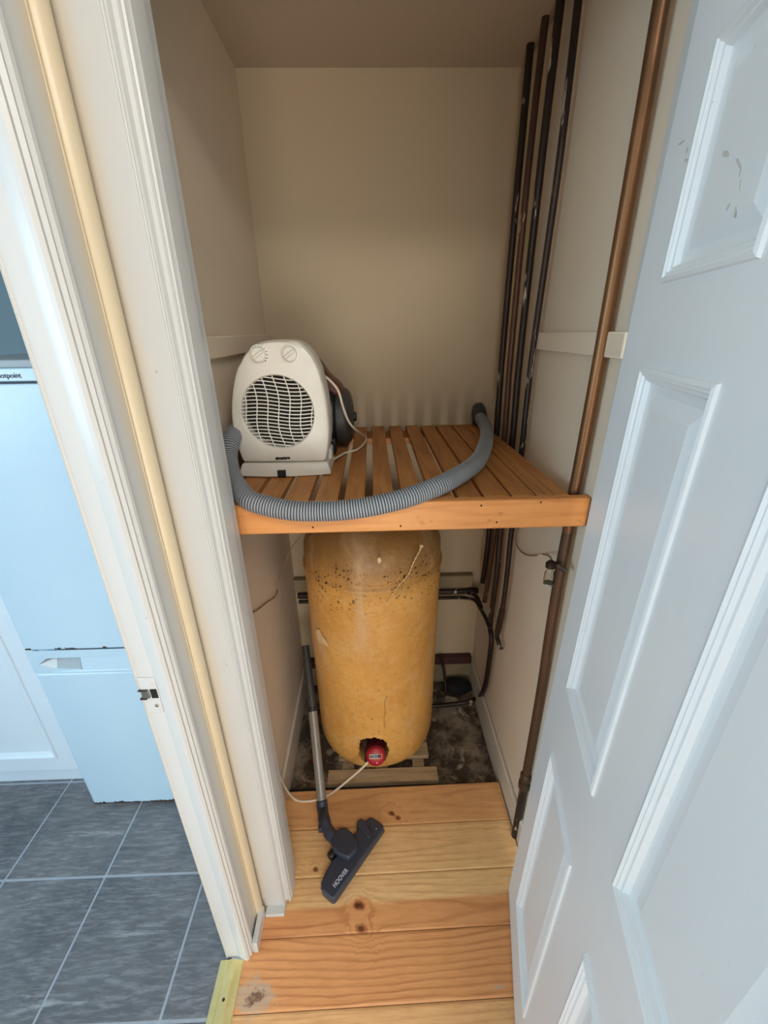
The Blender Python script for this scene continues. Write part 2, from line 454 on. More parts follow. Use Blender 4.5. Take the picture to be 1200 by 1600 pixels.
# kitchen shell
struct(obj('wall_kitchen', B((-3.0, -0.43, 1.62, 1.70, -0.05, 2.42)), M['kitchen_wall']))
struct(obj('wall_kitchen_left', B((-3.08, -3.0, -2.0, 1.7, -0.05, 0.85), (-3.08, -3.0, -2.0, 1.7, 2.1, 2.42), (-3.08, -3.0, 0.22, 1.7, 0.85, 2.1), (-3.08, -3.0, -2.0, -1.72, 0.85, 2.1)), M['kitchen_wall']))
struct(obj('ceiling', B((-3.08, -0.46, -2.0, 1.7, 2.42, 2.48)), M['hall_wall']))

# floorboards
def boards():
    ys = [0.985, 0.858, 0.724, 0.591, 0.456, 0.318, 0.182, 0.046, -0.092, -0.228, -0.365, -0.50, -0.64, -0.78, -0.92, -1.06, -1.2, -1.34, -1.48, -1.62, -1.76, -1.9]
    tints = [0.45, 0.1, 0.05, 0.75, 0.35, 0.5, 0.2, 0.6, 0.3]
    ctr = [(0.9, 0.93, 0.05, 1), (-0.2, 0.80, 0.05, 1), (-0.6, 0.63, 0.045, 1), (0.02, 0.622, 0.13, 1), (-0.2, 0.50, 0.06, 1), (0.9, 0.39, 0.05, 1)]
    knots = [(0.031, 0.894, 0.011), (0.052, 0.879, 0.009), (-0.208, 0.744, 0.009), (-0.073, 0.651, 0.0145), (-0.066, 0.600, 0.0125)]
    verts = []; faces = []; gr = []; ti = []; kn = []; st = []
    for i in range(len(ys) - 1):
        y1, y0 = ys[i] - 0.0008, ys[i + 1] + 0.0008
        x0, x1 = (-0.372, 0.4235) if y0 > 0.70 else (-0.372, 1.10)
        step = 0.004 if i < 6 else 0.02
        nx = int((min(x1, 0.46) - x0) / step) + 1; xs = list(np.linspace(x0, min(x1, 0.46), nx))
        if x1 > 0.46: xs += [0.6, 0.8, 1.1]
        if y0 > 0.66: xs = [x for x in xs]
        ny = max(3, int((y1 - y0) / step)); yy = np.linspace(y0, y1, ny)
        rs = random.Random(i * 7 + 3)
        cx, cy, asp, _ = ctr[i] if i < len(ctr) else (rs.uniform(-1, 1.4), rs.uniform(y0, y1), rs.uniform(0.04, 0.09), 1)
        b = len(verts)
        for y in yy:
            for x in xs:
                e = min(y1 - y, y - y0); z = -0.0012 if e < 0.0008 else 0
                skew = (x - 0.05) * 0.012
                verts.append((x, y + skew, z))
                v = math.sqrt(((x - cx) * asp) ** 2 + (y - cy) ** 2) * 420
                k = 0.0
                for kx, ky, kr in knots:
                    if y0 - 0.01 <= ky <= y1 + 0.01:
                        dd = math.hypot((x - kx) * 0.8 + (y - ky) * 0.25, y - ky) / kr * (1 + 0.35 * noise.noise(Vector((x * 90, y * 90, 2))))
                        q = math.exp(-(dd / 2.6) ** 2)
                        v = v * (1 - q) + (dd * 3.6 + v * 0.0) * q
                        k = max(k, 1.0 if dd < 0.5 else math.exp(-(dd - 0.5) * 2.6))
                gr.append(v); kn.append(k)
                s = math.exp(-(((x + 0.325) / 0.060) ** 2 + ((y - 0.482) / 0.036) ** 2)) * 1.35 if y < 0.592 else 0
                s = max(s, math.exp(-(((x - 0.28) / 0.03) ** 2 + ((y - 0.475) / 0.006) ** 2)))
                st.append(s)
                t = tints[i % len(tints)]
                if i == 2: t = 0.05 + 0.7 * (1 / (1 + math.exp(((y + skew) - (0.652 + 0.03 * (x + 0.07) + 0.018 * math.exp(-((x + 0.07) / 0.03) ** 2))) * 500)))
                ti.append(t)
        nx = len(xs)
        for j in range(ny - 1):
            for q in range(nx - 1):
                a = b + j * nx + q; faces.append((a, a + 1, a + nx + 1, a + nx))
        # board edges
        lo = []; hi = []
        for x in (xs[0], xs[-1]):
            for y in (y0, y1):
                verts.append((x, y + (x - 0.05) * 0.012, -0.022)); gr.append(0); kn.append(0); st.append(0); ti.append(0.6)
        n = len(verts); a, b2, c, d = n - 4, n - 3, n - 2, n - 1
        t00 = b; t10 = b + nx - 1; t01 = b + (ny - 1) * nx; t11 = t01 + nx - 1
        faces += [(a, c, t10, t00), (b2, t01, t11, d), (a, t00, t01, b2), (c, d, t11, t10)]
    me = bpy.data.meshes.new('floor'); me.from_pydata(verts, [], faces); me.update()
    for nm, arr in (('grain', gr), ('tint', ti), ('knot', kn), ('stain', st)):
        at_ = me.attributes.new(nm, 'FLOAT', 'POINT'); at_.data.foreach_set('value', arr)
    me.materials.append(M['boards'])
    o = bpy.data.objects.new('floor', me); C.objects.link(o); return struct(o)
boards()
struct(obj('floor', B((-0.372, 1.15, -2.0, 0.98, -0.06, -0.0225)), M['gap']))
# concrete sub floor of the cupboard, with real unevenness
bm = bmesh.new()
nx, ny = 80, 56
g_ = [[bm.verts.new((XL + (XR - XL) * i / nx, 1.008 + (YB - 1.008) * j / ny, -0.048 + 0.006 * noise.noise(Vector((i * 0.12, j * 0.12, 3))) + 0.003 * noise.noise(Vector((i * 0.5, j * 0.5, 9))))) for i in range(nx + 1)] for j in range(ny + 1)]
for j in range(ny):
    for i in range(nx): bm.faces.new((g_[j][i], g_[j][i + 1], g_[j + 1][i + 1], g_[j + 1][i]))
struct(obj('floor', bm, M['concrete'], smooth=True))
struct(obj('trim_12', B((XL, XR, 0.985, 1.010, -0.06, -0.032)), M['gap']))

# kitchen tiles
def tiles():
    bm = bmesh.new(); lay = bm.verts.layers.float.new('tint')
    for i in range(-9, 1):
        for j in range(-9, 4):
            x0, y0 = -0.543 + 0.3 * i, 0.746 + 0.3 * (j - 1)
            x1 = min(x0 + 0.3, -0.415)
            if x0 > -0.42: continue
            vs = []
            r = random.random()
            g = 0.0035
            for (x, y, z) in ((x0 + g, y0 + g, -0.010), (x1 - (g if x1 < -0.44 else 0), y0 + g, -0.010), (x1 - (g if x1 < -0.44 else 0), y0 + 0.3 - g, -0.010), (x0 + g, y0 + 0.3 - g, -0.010)):
                a = bm.verts.new((x, y, z)); b = bm.verts.new((x, y, 0.0)); a[lay] = r; b[lay] = r; vs.append((a, b))
            bm.faces.new([b for a, b in vs])
            for k in range(4): bm.faces.new((vs[k][0], vs[(k + 1) % 4][0], vs[(k + 1) % 4][1], vs[k][1]))
    return struct(obj('floor', bm, M['slate'], bevel=0.0015))
tiles()
struct(obj('floor', B((-3.0, -0.4165, -2.0, 1.62, -0.05, -0.0018)), M['grout']))

# skirtings and battens inside the cupboard
struct(obj('baseboard_left', B((XL, XL + 0.013, 0.74, YB, -0.045, 0.088)), M['skirting'], bevel=0.004))
struct(obj('baseboard_right', B((XR - 0.013, XR, 0.76, YB, -0.045, 0.095)), M['skirting'], bevel=0.004))
struct(obj('baseboard_back', B((XL + 0.013, XR - 0.013, YB - 0.012, YB, -0.045, 0.075)), M['duct'], bevel=0.003))
struct(obj('trim_1', B((XL + 0.01, XR - 0.012, YB - 0.035, YB - 0.002, 0.082, 0.120)), M['wine'], bevel=0.004), 'dark red painted batten low on the back wall')
struct(obj('trim_2', B((XL, XL + 0.016, 0.745, YB, 1.452, 1.497)), M['plaster'], bevel=0.003), 'cream painted batten on the left wall')
struct(obj('trim_3', B((XR - 0.016, XR, 0.745, 1.19, 1.452, 1.495)), M['plaster'], bevel=0.003), 'cream painted batten on the right wall')
struct(obj('trim_4', B((XL, 0.405, YB - 0.03, YB, 0.497, 0.557)), M['duct'], bevel=0.004), 'stained cream batten across the back wall')

# left door frames: kitchen lining with stop, mouldings of both doorways
DH = 2.12
struct(obj('trim_5', profile([(-0.4165, 0.5545), (-0.4160, 0.5515), (-0.4145, 0.5500), (-0.4135, 0.5520), (-0.4120, 0.5530), (-0.385, 0.553), (-0.380, 0.5505), (-0.375, 0.5485), (-0.366, 0.546), (-0.366, 0.60), (-0.4165, 0.60)], 0.0, DH), M['gloss'], smooth=True, angle=25),
       'white gloss lining of the kitchen doorway')
struct(obj('trim_6', profile([(-0.366, 0.546), (-0.360, 0.5455), (-0.3555, 0.549), (-0.3560, 0.5535), (-0.3515, 0.557), (-0.3525, 0.561), (-0.3490, 0.565), (-0.3480, 0.570), (-0.3520, 0.576), (-0.3525, 0.60), (-0.3515, 0.622), (-0.3640, 0.626), (-0.366, 0.60)], 0.0, DH), M['gloss_aged'], smooth=True, angle=25),
       'white fluted architrave of the kitchen doorway')
struct(obj('trim_7', profile([(-0.366, 0.618), (-0.3525, 0.617), (-0.3505, 0.619), (-0.3515, 0.6225)] + [(-0.352 + 0.0135 * math.sin(R(a)), 0.6375 - 0.0155 * math.cos(R(a))) for a in range(10, 181, 17)] + [(-0.366, 0.655)], 0.0, DH), M['gloss_cream'], smooth=True, angle=25),
       'yellowed cream bead in the corner between the doorways')
struct(obj('trim_8', profile([(-0.352, 0.70), (-0.352, 0.6565), (-0.3385, 0.6545), (-0.3345, 0.653), (-0.293, 0.653), (-0.2915, 0.6545), (-0.2900, 0.653), (-0.2880, 0.6545), (-0.2860, 0.653), (-0.2840, 0.6550), (-0.2815, 0.662), (-0.2770, 0.665), (-0.2725, 0.663), (-0.2705, 0.660), (-0.2675, 0.6615), (-0.2655, 0.669), (-0.2640, 0.671), (-0.2625, 0.682), (-0.2615, 0.700), (-0.2615, 0.706), (-0.352, 0.706)], 0.0125, DH), M['gloss_aged'], smooth=True, angle=25),
       'white fluted architrave of the cupboard doorway')
struct(obj('trim_9', B((XL, -0.268, 0.704, 0.745, 0.0, DH)), M['gloss'], bevel=0.002), 'white cupboard door lining on the left')
struct(obj('trim_10', B((-0.334, -0.281, 0.632, 0.666, 0.0, 0.012)), M['gloss'], bevel=0.002), 'short white offcut at the architrave foot')
struct(obj('trim_11', B((-0.348, -0.335, 0.560, 0.640, 0.0, 0.045)), M['gloss'], bevel=0.002), 'short white skirting offcut by the kitchen doorway')
struct(obj('trim_13', B((0.432, 0.452, 0.69, 0.76, 0.0, 2.0)), M['gloss'], bevel=0.002), 'white cupboard door lining on the right')
struct(obj('trim_14', B((-0.27, 0.44, 0.69, 0.745, 1.985, 2.03)), M['gloss'], bevel=0.002), 'white cupboard door head')
struct(obj('wall_left', B((-0.4165, -0.362, 0.60, 0.706, 0.0, 2.42)), M['hall_wall']))

# latch keep on the kitchen lining
t = thing('strike_plate', (-0.398, 0.5525, 0.925), 'painted over strike plate with black latch hole on the white kitchen door lining', 'strike plate')
obj('plate', B((-0.4125, -0.384, 0.5508, 0.5531, 0.885, 0.965)), M['gloss'], t, bevel=0.001)
obj('latch_hole', B((-0.396, -0.385, 0.5498, 0.5512, 0.920, 0.940)), M['black'], t)
obj('lip', B((-0.411, -0.398, 0.5480, 0.5512, 0.9215, 0.9385)), M['steel'], t, bevel=0.0008)
bm = bmesh.new()
box(bm, -0.4155, -0.400, 0.5470, 0.5512, 0.938, 0.9395); box(bm, -0.4155, -0.404, 0.5470, 0.5512, 0.919, 0.9215)
obj('chipped_edge', bm, M['rust'], t)
for z in (0.902, 0.951): obj('screw', L([(0.0032, 0), (0.0032, 0.0012), (0.002, 0.0018)], (-0.392, 0.5508, z), (0, -1, 0), 16), M['steel'] if z < .92 else M['gloss'], t)

# brass threshold strip
t = thing('threshold_strip', (-0.40, 0.15, 0), 'brass threshold strip between the slate tiles and the pine floorboards', 'threshold')
obj('strip', (lambda bm: (prism(bm, [(x, 0.547, z) for x, z in ((-0.431, 0.0), (-0.429, 0.004), (-0.414, 0.007), (-0.411, 0.0055), (-0.401, 0.0085), (-0.390, 0.0085), (-0.386, 0.006), (-0.372, 0.003), (-0.3695, -0.0), (-0.3695, -0.004), (-0.431, -0.004))], (0, -0.84, 0)), bm)[1])(bmesh.new()), M['brass'], t, smooth=True)
for y in (0.475, 0.25, 0.02, -0.2): obj('screw', L([(0.0035, 0), (0.0035, 0.0008), (0.0015, 0.0012)], (-0.3985, y, 0.0084), (0, 0, 1), 14), M['foam_dark'], t)

# ------------------------------------------------------------------ open panelled door on the right
def door():
    ang, lean = 13.8, 0.8
    a, l = R(ang), R(lean)
    d = Vector((-math.sin(a), -math.cos(a), 0)); nh = Vector((math.cos(a), -math.sin(a), 0))
    up = Vector((0, 0, 1)) * math.cos(l) + nh * math.sin(l); n = d.cross(up)      # n points away from the hall's middle or towards it
    if n.x > 0: n = -n                                                              # face seen: towards the camera side
    base = Vector((0.3628, 0.6725, 0.004))
    root = bpy.data.objects.new('door_1', None); C.objects.link(root); root['local'] = 1
    root.matrix_world = Matrix(((d[0], n[0], up[0], base[0]), (d[1], n[1], up[1], base[1]), (d[2], n[2], up[2], base[2]), (0, 0, 0, 1)))
    # local: x along the leaf towards the camera, y out of the seen face, z up
    W, Hd, th = 0.70, 1.905, 0.036
    us = [(0.094, 0.298), (0.402, 0.606)]; vs = [(0.140, 0.706), (0.878, 1.450), (1.546, 1.772)]
    bm = bmesh.new()
    box(bm, 0, us[0][0], -th, 0, 0, Hd); box(bm, us[0][1], us[1][0], -th, 0, 0, Hd); box(bm, us[1][1], W, -th, 0, 0, Hd)
    for (u0, u1) in us:
        for (v0, v1) in ((0, vs[0][0]), (vs[0][1], vs[1][0]), (vs[1][1], vs[2][0]), (vs[2][1], Hd)): box(bm, u0, u1, -th, 0, v0, v1)
    bmesh.ops.remove_doubles(bm, verts=bm.verts, dist=1e-5)
    leaf = obj('leaf', bm, M['gloss_door'], root)
    prof = [(0.0, 0.0), (0.0015, 0.0032), (0.006, 0.0045), (0.0085, 0.002), (0.0105, 0.0022), (0.013, -0.001), (0.016, -0.0015), (0.0195, -0.0075), (0.023, -0.0085), (0.030, -0.0095), (0.048, -0.0045)]
    for (u0, u1) in us:
        for (v0, v1) in vs:
            bm = bmesh.new(); rings = []
            for off, hh in prof:
                rings.append([bm.verts.new(p) for p in ((u0 + off, hh, v0 + off), (u1 - off, hh, v0 + off), (u1 - off, hh, v1 - off), (u0 + off, hh, v1 - off))])
            for r0, r1 in zip(rings, rings[1:]):
                for k in range(4): bm.faces.new((r0[k], r0[(k + 1) % 4], r1[(k + 1) % 4], r1[k]))
            bm.faces.new(rings[-1])
            bk = [bm.verts.new(p) for p in ((u0, -th + 0.008, v0), (u1, -th + 0.008, v0), (u1, -th + 0.008, v1), (u0, -th + 0.008, v1))]
            for k in range(4): bm.faces.new((rings[0][k], bk[k], bk[(k + 1) % 4], rings[0][(k + 1) % 4]))
            bm.faces.new(bk)
            obj('door_panel', bm, M['gloss_door'], root)
    # scuffs near the top of the leaf
    bm = bmesh.new(); rr = random.Random(2)
    def local(px, py):
        r = ray(px, py); c = Vector((0, 0, H)); tt = ((base - c).dot(n)) / r.dot(n); q = c + r * tt - base
        return q.dot(d), q.dot(up)
    for (x0, y0, x1, y1, wd, dep) in ((1122, 240, 1131, 243, 2.6, -0.0044), (1143, 250, 1149, 262, 2.4, -0.0044), (1149, 265, 1147, 276, 1.6, -0.0044), (1149, 282, 1147, 298, 1.2, -0.0044), (1132, 319, 1127, 328, 2.2, -0.0044), (1141, 325, 1139, 339, 2.2, -0.0044), (1075, 232, 1073, 238, 2.4, 0.0004), (1070, 250, 1077, 250, 1.6, 0.0004), (1061, 226, 1070, 219, 1.0, 0.0004)):
        a0 = Vector(local(x0, y0)); a1 = Vector(local(x1, y1)); dr = (a1 - a0).normalized(); pr = Vector((-dr[1], dr[0])); w_ = wd * 0.0009
        ring = [a0 - dr * w_ * 0.5, a0 + pr * w_ * 0.8, a0.lerp(a1, 0.5) + pr * w_ * rr.uniform(0.5, 1.2), a1 + pr * w_ * 0.5, a1 + dr * w_ * 0.5, a1 - pr * w_ * 0.6, a0.lerp(a1, 0.4) - pr * w_ * rr.uniform(0.4, 1.0), a0 - pr * w_ * 0.6]
        prism(bm, [(q[0], dep, q[1]) for q in ring], (0, 0.0003, 0))
    o = obj('scuff_marks', bm, M['smudge'], root); o['label'] = 'grey greenish scuff marks near the top'
    root['kind'] = 'structure'; root['label'] = 'white panelled door standing open on the right'
door()

# ------------------------------------------------------------------ slatted shelf
ZS = 1.187
t = thing('slatted_shelf', (0.04, 1.15, ZS), 'pine slatted airing shelf across the cupboard above the ochre tank', 'shelf')
obj('front_rail', B((-0.349, 0.4385, 0.775, 0.796, 1.1215, ZS - 0.001)), M['rail'], t, bevel=0.003)
gaps = [(-0.3115, 0.010), (-0.2505, 0.012), (-0.191, 0.013), (-0.131, 0.013), (-0.071, 0.014), (-0.013, 0.018), (0.048, 0.018), (0.108, 0.018), (0.166, 0.011), (0.2235, 0.007), (0.2815, 0.006), (0.334, 0.003), (0.372, 0.002)]
edges = [-0.349] + [v for g0, w_ in gaps for v in (g0 - w_ / 2, g0 + w_ / 2)] + [0.402]
for i in range(0, len(edges), 2):
    rr = random.uniform(-0.0015, 0.0015)
    obj('slat', B((edges[i], edges[i + 1], 0.797, 1.516, ZS - 0.018, ZS + rr - 0.0015)), M['slat'], t, bevel=0.0015)
obj('back_bearer', B((-0.349, 0.402, 1.405, 1.518, ZS - 0.040, ZS - 0.0195)), M['slat'], t, bevel=0.002)
obj('side_bearer', B((-0.349, -0.325, 0.813, 1.40, ZS - 0.060, ZS - 0.0195)), M['slat'], t, bevel=0.002)
obj('side_bearer', B((0.372, 0.396, 0.83, 1.40, ZS - 0.060, ZS - 0.0195)), M['slat'], t, bevel=0.002)
for px, py in ((489, 824), (626, 822), (776, 816), (752, 790), (845, 785)):
    p = at(px, py, 'y', 0.775)
    obj('nail_head', L([(0.0022, 0), (0.0018, 0.0006)], (p.x, 0.7749, p.z), (0, -1, 0), 10), M['foam_dark'], t)

# ------------------------------------------------------------------ fan heater
FX, FY = -0.2125, 0.957
def heater():
    t = thing('fan_heater', (FX, FY + 0.06, ZS), 'white upright fan heater with round grille standing on the slatted shelf', 'heater')
    px = [(378, 724), (366, 690), (360, 650), (361.5, 610), (367, 580), (374, 566), (380, 554.5), (390, 543.5), (402.5, 535.5), (420, 532), (440, 531.5), (459, 532.5), (471, 538), (481, 548), (488.5, 558.5), (497, 576), (502, 594.5), (508, 620), (512, 650), (514, 685), (510, 723)]
    out = [at(x, y, 'y', FY) for x, y in px]
    out = [Vector((p.x, p.z)) for p in out]
    # dense closed outline, bottom straight
    top = spline([Vector((p[0], p[1], 0)) for p in out], 8)
    N = 120
    gc = Vector((-0.2145, ZS + 0.149)); gr = 0.0805
    poly = [Vector((p[0], p[1])) for p in top]
    closed = poly + [poly[0]]
    def hit(a):
        dr = Vector((math.cos(a), math.sin(a))); best = 1e9
        for p, q in zip(closed, closed[1:]):
            e = q - p; den = dr.x * e.y - dr.y * e.x
            if abs(den) < 1e-12: continue
            w0 = p - gc; tt = (w0.x * e.y - w0.y * e.x) / den; uu = (w0.x * dr.y - w0.y * dr.x) / den
            if tt > 0 and -1e-6 <= uu <= 1 + 1e-6: best = min(best, tt)
        return gc + dr * best
    ang = [2 * math.pi * k / N for k in range(N)]
    O = [hit(a) for a in ang]
    cc = Vector((FX, ZS + 0.16))
    def ring(pts, s, y): return [bm.verts.new((cc.x + (p.x - cc.x) * s, y, cc.y + (p.y - cc.y) * s)) for p in pts]
    def circ(r, y): return [bm.verts.new((gc.x + math.cos(a) * r, y, gc.y + math.sin(a) * r)) for a in ang]
    def mixr(f, y): return [bm.verts.new((O[k].x * (1 - f) + (gc.x + math.cos(a) * gr) * f, y, O[k].y * (1 - f) + (gc.y + math.sin(a) * gr) * f)) for k, a in enumerate(ang)]
    bm = bmesh.new()
    rings = [circ(gr - 0.001, FY + 0.030), circ(gr, FY + 0.0005), circ(gr + 0.0025, FY - 0.0025)]
    rings += [[bm.verts.new((gc.x + (O[k].x - gc.x) * f + 0, y, gc.y + (O[k].y - gc.y) * f)) if False else bm.verts.new((O[k].x * f + (gc.x + math.cos(a) * (gr + 0.0025)) * (1 - f), y, O[k].y * f + (gc.y + math.sin(a) * (gr + 0.0025)) * (1 - f))) for k, a in enumerate(ang)] for f, y in ((0.3, FY - 0.0005), (0.5, FY + 0.002), (0.8, FY + 0.003), (0.93, FY + 0.006))]
    rings += [ring(O, 1.0, FY + 0.014), ring(O, 1.005, FY + 0.03), ring(O, 1.005, FY + 0.085), ring(O, 0.97, FY + 0.112), ring(O, 0.85, FY + 0.128)]
    for r0, r1 in zip(rings, rings[1:]):
        for k in range(N): bm.faces.new((r0[k], r0[(k + 1) % N], r1[(k + 1) % N], r1[k]))
    bm.faces.new(rings[-1])
    body = obj('body', bm, M['white_plastic'], t, smooth=True, angle=40)
    bm = bmesh.new(); bm.faces.new([bm.verts.new((gc.x + math.cos(a) * gr, FY + 0.029, gc.y + math.sin(a) * gr)) for a in ang])
    lathe(bm, [(0.02, 0.0), (0.018, 0.008)], (gc.x, FY + 0.028, gc.y), (0, -1, 0), 24)
    obj('interior', bm, M['interior'], body)
    # grille: wavy uprights crossed by curved slats
    bm = bmesh.new()
    def bar(pts, hw, hd, vert):
        pr = None
        for p in pts:
            if vert: q = [(p[0] - hw, p[1] - hd, p[2]), (p[0] + hw, p[1] - hd, p[2]), (p[0] + hw, p[1] + hd, p[2]), (p[0] - hw, p[1] + hd, p[2])]
            else: q = [(p[0], p[1] - hd, p[2] - hw), (p[0], p[1] - hd, p[2] + hw), (p[0], p[1] + hd, p[2] + hw), (p[0], p[1] + hd, p[2] - hw)]
            q = [bm.verts.new(v) for v in q]
            if pr:
                for k in range(4): bm.faces.new((pr[k], pr[(k + 1) % 4], q[(k + 1) % 4], q[k]))
            pr = q
    def dome(x, z): return FY + 0.004 - 0.006 * max(0, 1 - (x * x + z * z) / gr ** 2)
    for i in range(-10, 11):
        z0 = i * 0.0082; pts = []
        for k in range(-40, 41):
            x = k / 40 * gr
            z = z0 + 0.0030 * math.sin(x / gr * 3.2 + 3.1) - 0.003 * (x / gr)
            if x * x + z * z < (gr + 0.001) ** 2: pts.append((gc.x + x, dome(x, z), gc.y + z))
        if len(pts) > 2: bar(pts, 0.00105, 0.0012, False)
    for i in range(-3, 4):
        x0 = i * 0.0245 + 0.003; pts = []
        for k in range(-40, 41):
            z = k / 40 * gr
            x = x0 + 0.0058 * math.sin(z / gr * 3.4) - 0.006 * z / gr
            if x * x + z * z < (gr + 0.001) ** 2: pts.append((gc.x + x, dome(x, z) - 0.0008, gc.y + z))
        if len(pts) > 2: bar(pts, 0.00095, 0.0016, True)
    obj('grille', bm, M['white_plastic'], t)
    # oscillating foot
    bm = bmesh.new()
    def footring(z, hw, y0, y1, bow):
        n = 14; pts = [(FX - hw + 2 * hw * k / n, y0 - bow * (1 - (2 * k / n - 1) ** 2), z) for k in range(n + 1)]
        pts += [(FX + hw - 2 * hw * k / n, y1 + bow * (1 - (2 * k / n - 1) ** 2), z) for k in range(n + 1)]
        return [bm.verts.new(p) for p in pts]
    fr = [footring(ZS, 0.1045, FY + 0.006, FY + 0.115, 0.012), footring(ZS + 0.002, 0.1075, FY + 0.002, FY + 0.118, 0.012), footring(ZS + 0.010, 0.1075, FY + 0.002, FY + 0.118, 0.012), footring(ZS + 0.028, 0.1015, FY + 0.007, FY + 0.112, 0.011), footring(ZS + 0.0305, 0.099, FY + 0.010, FY + 0.108, 0.010)]
    for r0, r1 in zip(fr, fr[1:]):
        for k in range(len(r0)): bm.faces.new((r0[k], r0[(k + 1) % len(r0)], r1[(k + 1) % len(r0)], r1[k]))
    bm.faces.new(fr[0][::-1]); bm.faces.new(fr[-1])
    foot = obj('foot', bm, M['white_plastic'], t, smooth=True)
    p = at(440.5, 739.5, 'y', FY - 0.008)
    sw = obj('switch', B((p.x - 0.0098, p.x + 0.0098, FY - 0.0125, FY + 0.0, p.z - 0.008, p.z + 0.008)), M['black'], foot, bevel=0.001)
    obj('switch_symbol', (lambda bm: (lathe(bm, [(0.0022, 0), (0.002, 0.0004)], (p.x, FY - 0.0126, p.z), (0, -1, 0), 12), bm)[1])(bmesh.new()), M['ink'], sw)
    # knobs
    def knob(px_, py_, marks):
        q = at(px_, py_, 'y', FY); c = Vector((q.x, FY + 0.005, q.z))
        k = obj('knob', L([(0.0205, 0), (0.0205, 0.0025), (0.019, 0.0035), (0.0155, 0.0035), (0.0150, 0.010), (0.013, 0.0115), (0.002, 0.0115)], c, (0, -1, 0), 40), M['white_plastic'], t, smooth=True)
        an = R(35); dx, dz = math.cos(an), math.sin(an); bm = bmesh.new()
        prism(bm, [(c.x + dx * u - dz * v, c.y - 0.0112, c.z + dz * u + dx * v) for u, v in ((-0.0135, -0.003), (0.0135, -0.003), (0.0135, 0.003), (-0.0135, 0.003))], (0, -0.005, 0))
        obj('grip', bm, M['white_plastic'], k, bevel=0.0015)
        if marks:
            bm = bmesh.new()
            for j in range(10):
                aa = R(130 - j * 22); r_ = 0.0180; s = 0.0006 + 0.00012 * j
                lathe(bm, [(s, 0), (s, 0.0003)], (c.x + math.cos(aa) * r_, c.y - 0.0040, c.z + math.sin(aa) * r_), (0, -1, 0), 10)
            obj('dial_marks', bm, M['ink'], k)
    knob(404, 554, True); knob(453, 553, False)
    q = at(431, 541, 'y', FY)
    obj('indicator_light', L([(0.0036, 0), (0.0034, 0.0012), (0.002, 0.002)], (q.x, FY + 0.0085, q.z), (0, -1, 0), 16), M['maroon'], t, smooth=True)
    q = at(430, 569.5, 'y', FY)
    obj('fine_print', B((q.x - 0.012, q.x + 0.012, FY + 0.0012, FY + 0.0025, q.z - 0.0006, q.z + 0.0006)), M['fridge_grey'], t)
    q = at(441.5, 716, 'y', FY)
    text('brand_lettering', 'signature', 0.0092, M['black'], t, (q.x, FY + 0.0015, q.z), (1, 0, 0.03), (0, 0, 1), 0.0008, 0.0006)
    # side bracket seen at the right of the foot
    obj('pivot_bracket', B((FX + 0.094, FX + 0.108, FY + 0.05, FY + 0.10, ZS + 0.020, ZS + 0.052)), M['white_plastic'], t, bevel=0.006, seg=3)
    # mains lead
    pts = [(FX + 0.098, FY + 0.12, 1.385), at(507, 588, 'y', 1.115), at(519, 598, 'y', 1.125), at(529, 612, 'y', 1.13), at(536, 636, 'y', 1.135), at(544, 657, 'y', 1.145), at(554, 670, 'y', 1.165), at(565, 678, 'y', 1.25), at(572, 684, 'z', ZS + 0.003), at(568, 694, 'z', ZS + 0.003), at(557, 703, 'z', ZS + 0.003), at(540, 707.5, 'z', ZS + 0.003), (FX + 0.106, FY + 0.09, ZS + 0.012), (FX + 0.10, FY + 0.09, ZS + 0.02)]
    obj('power_cord', T(pts, 0.0032, 10), M['cable'], t, smooth=True)
heater()

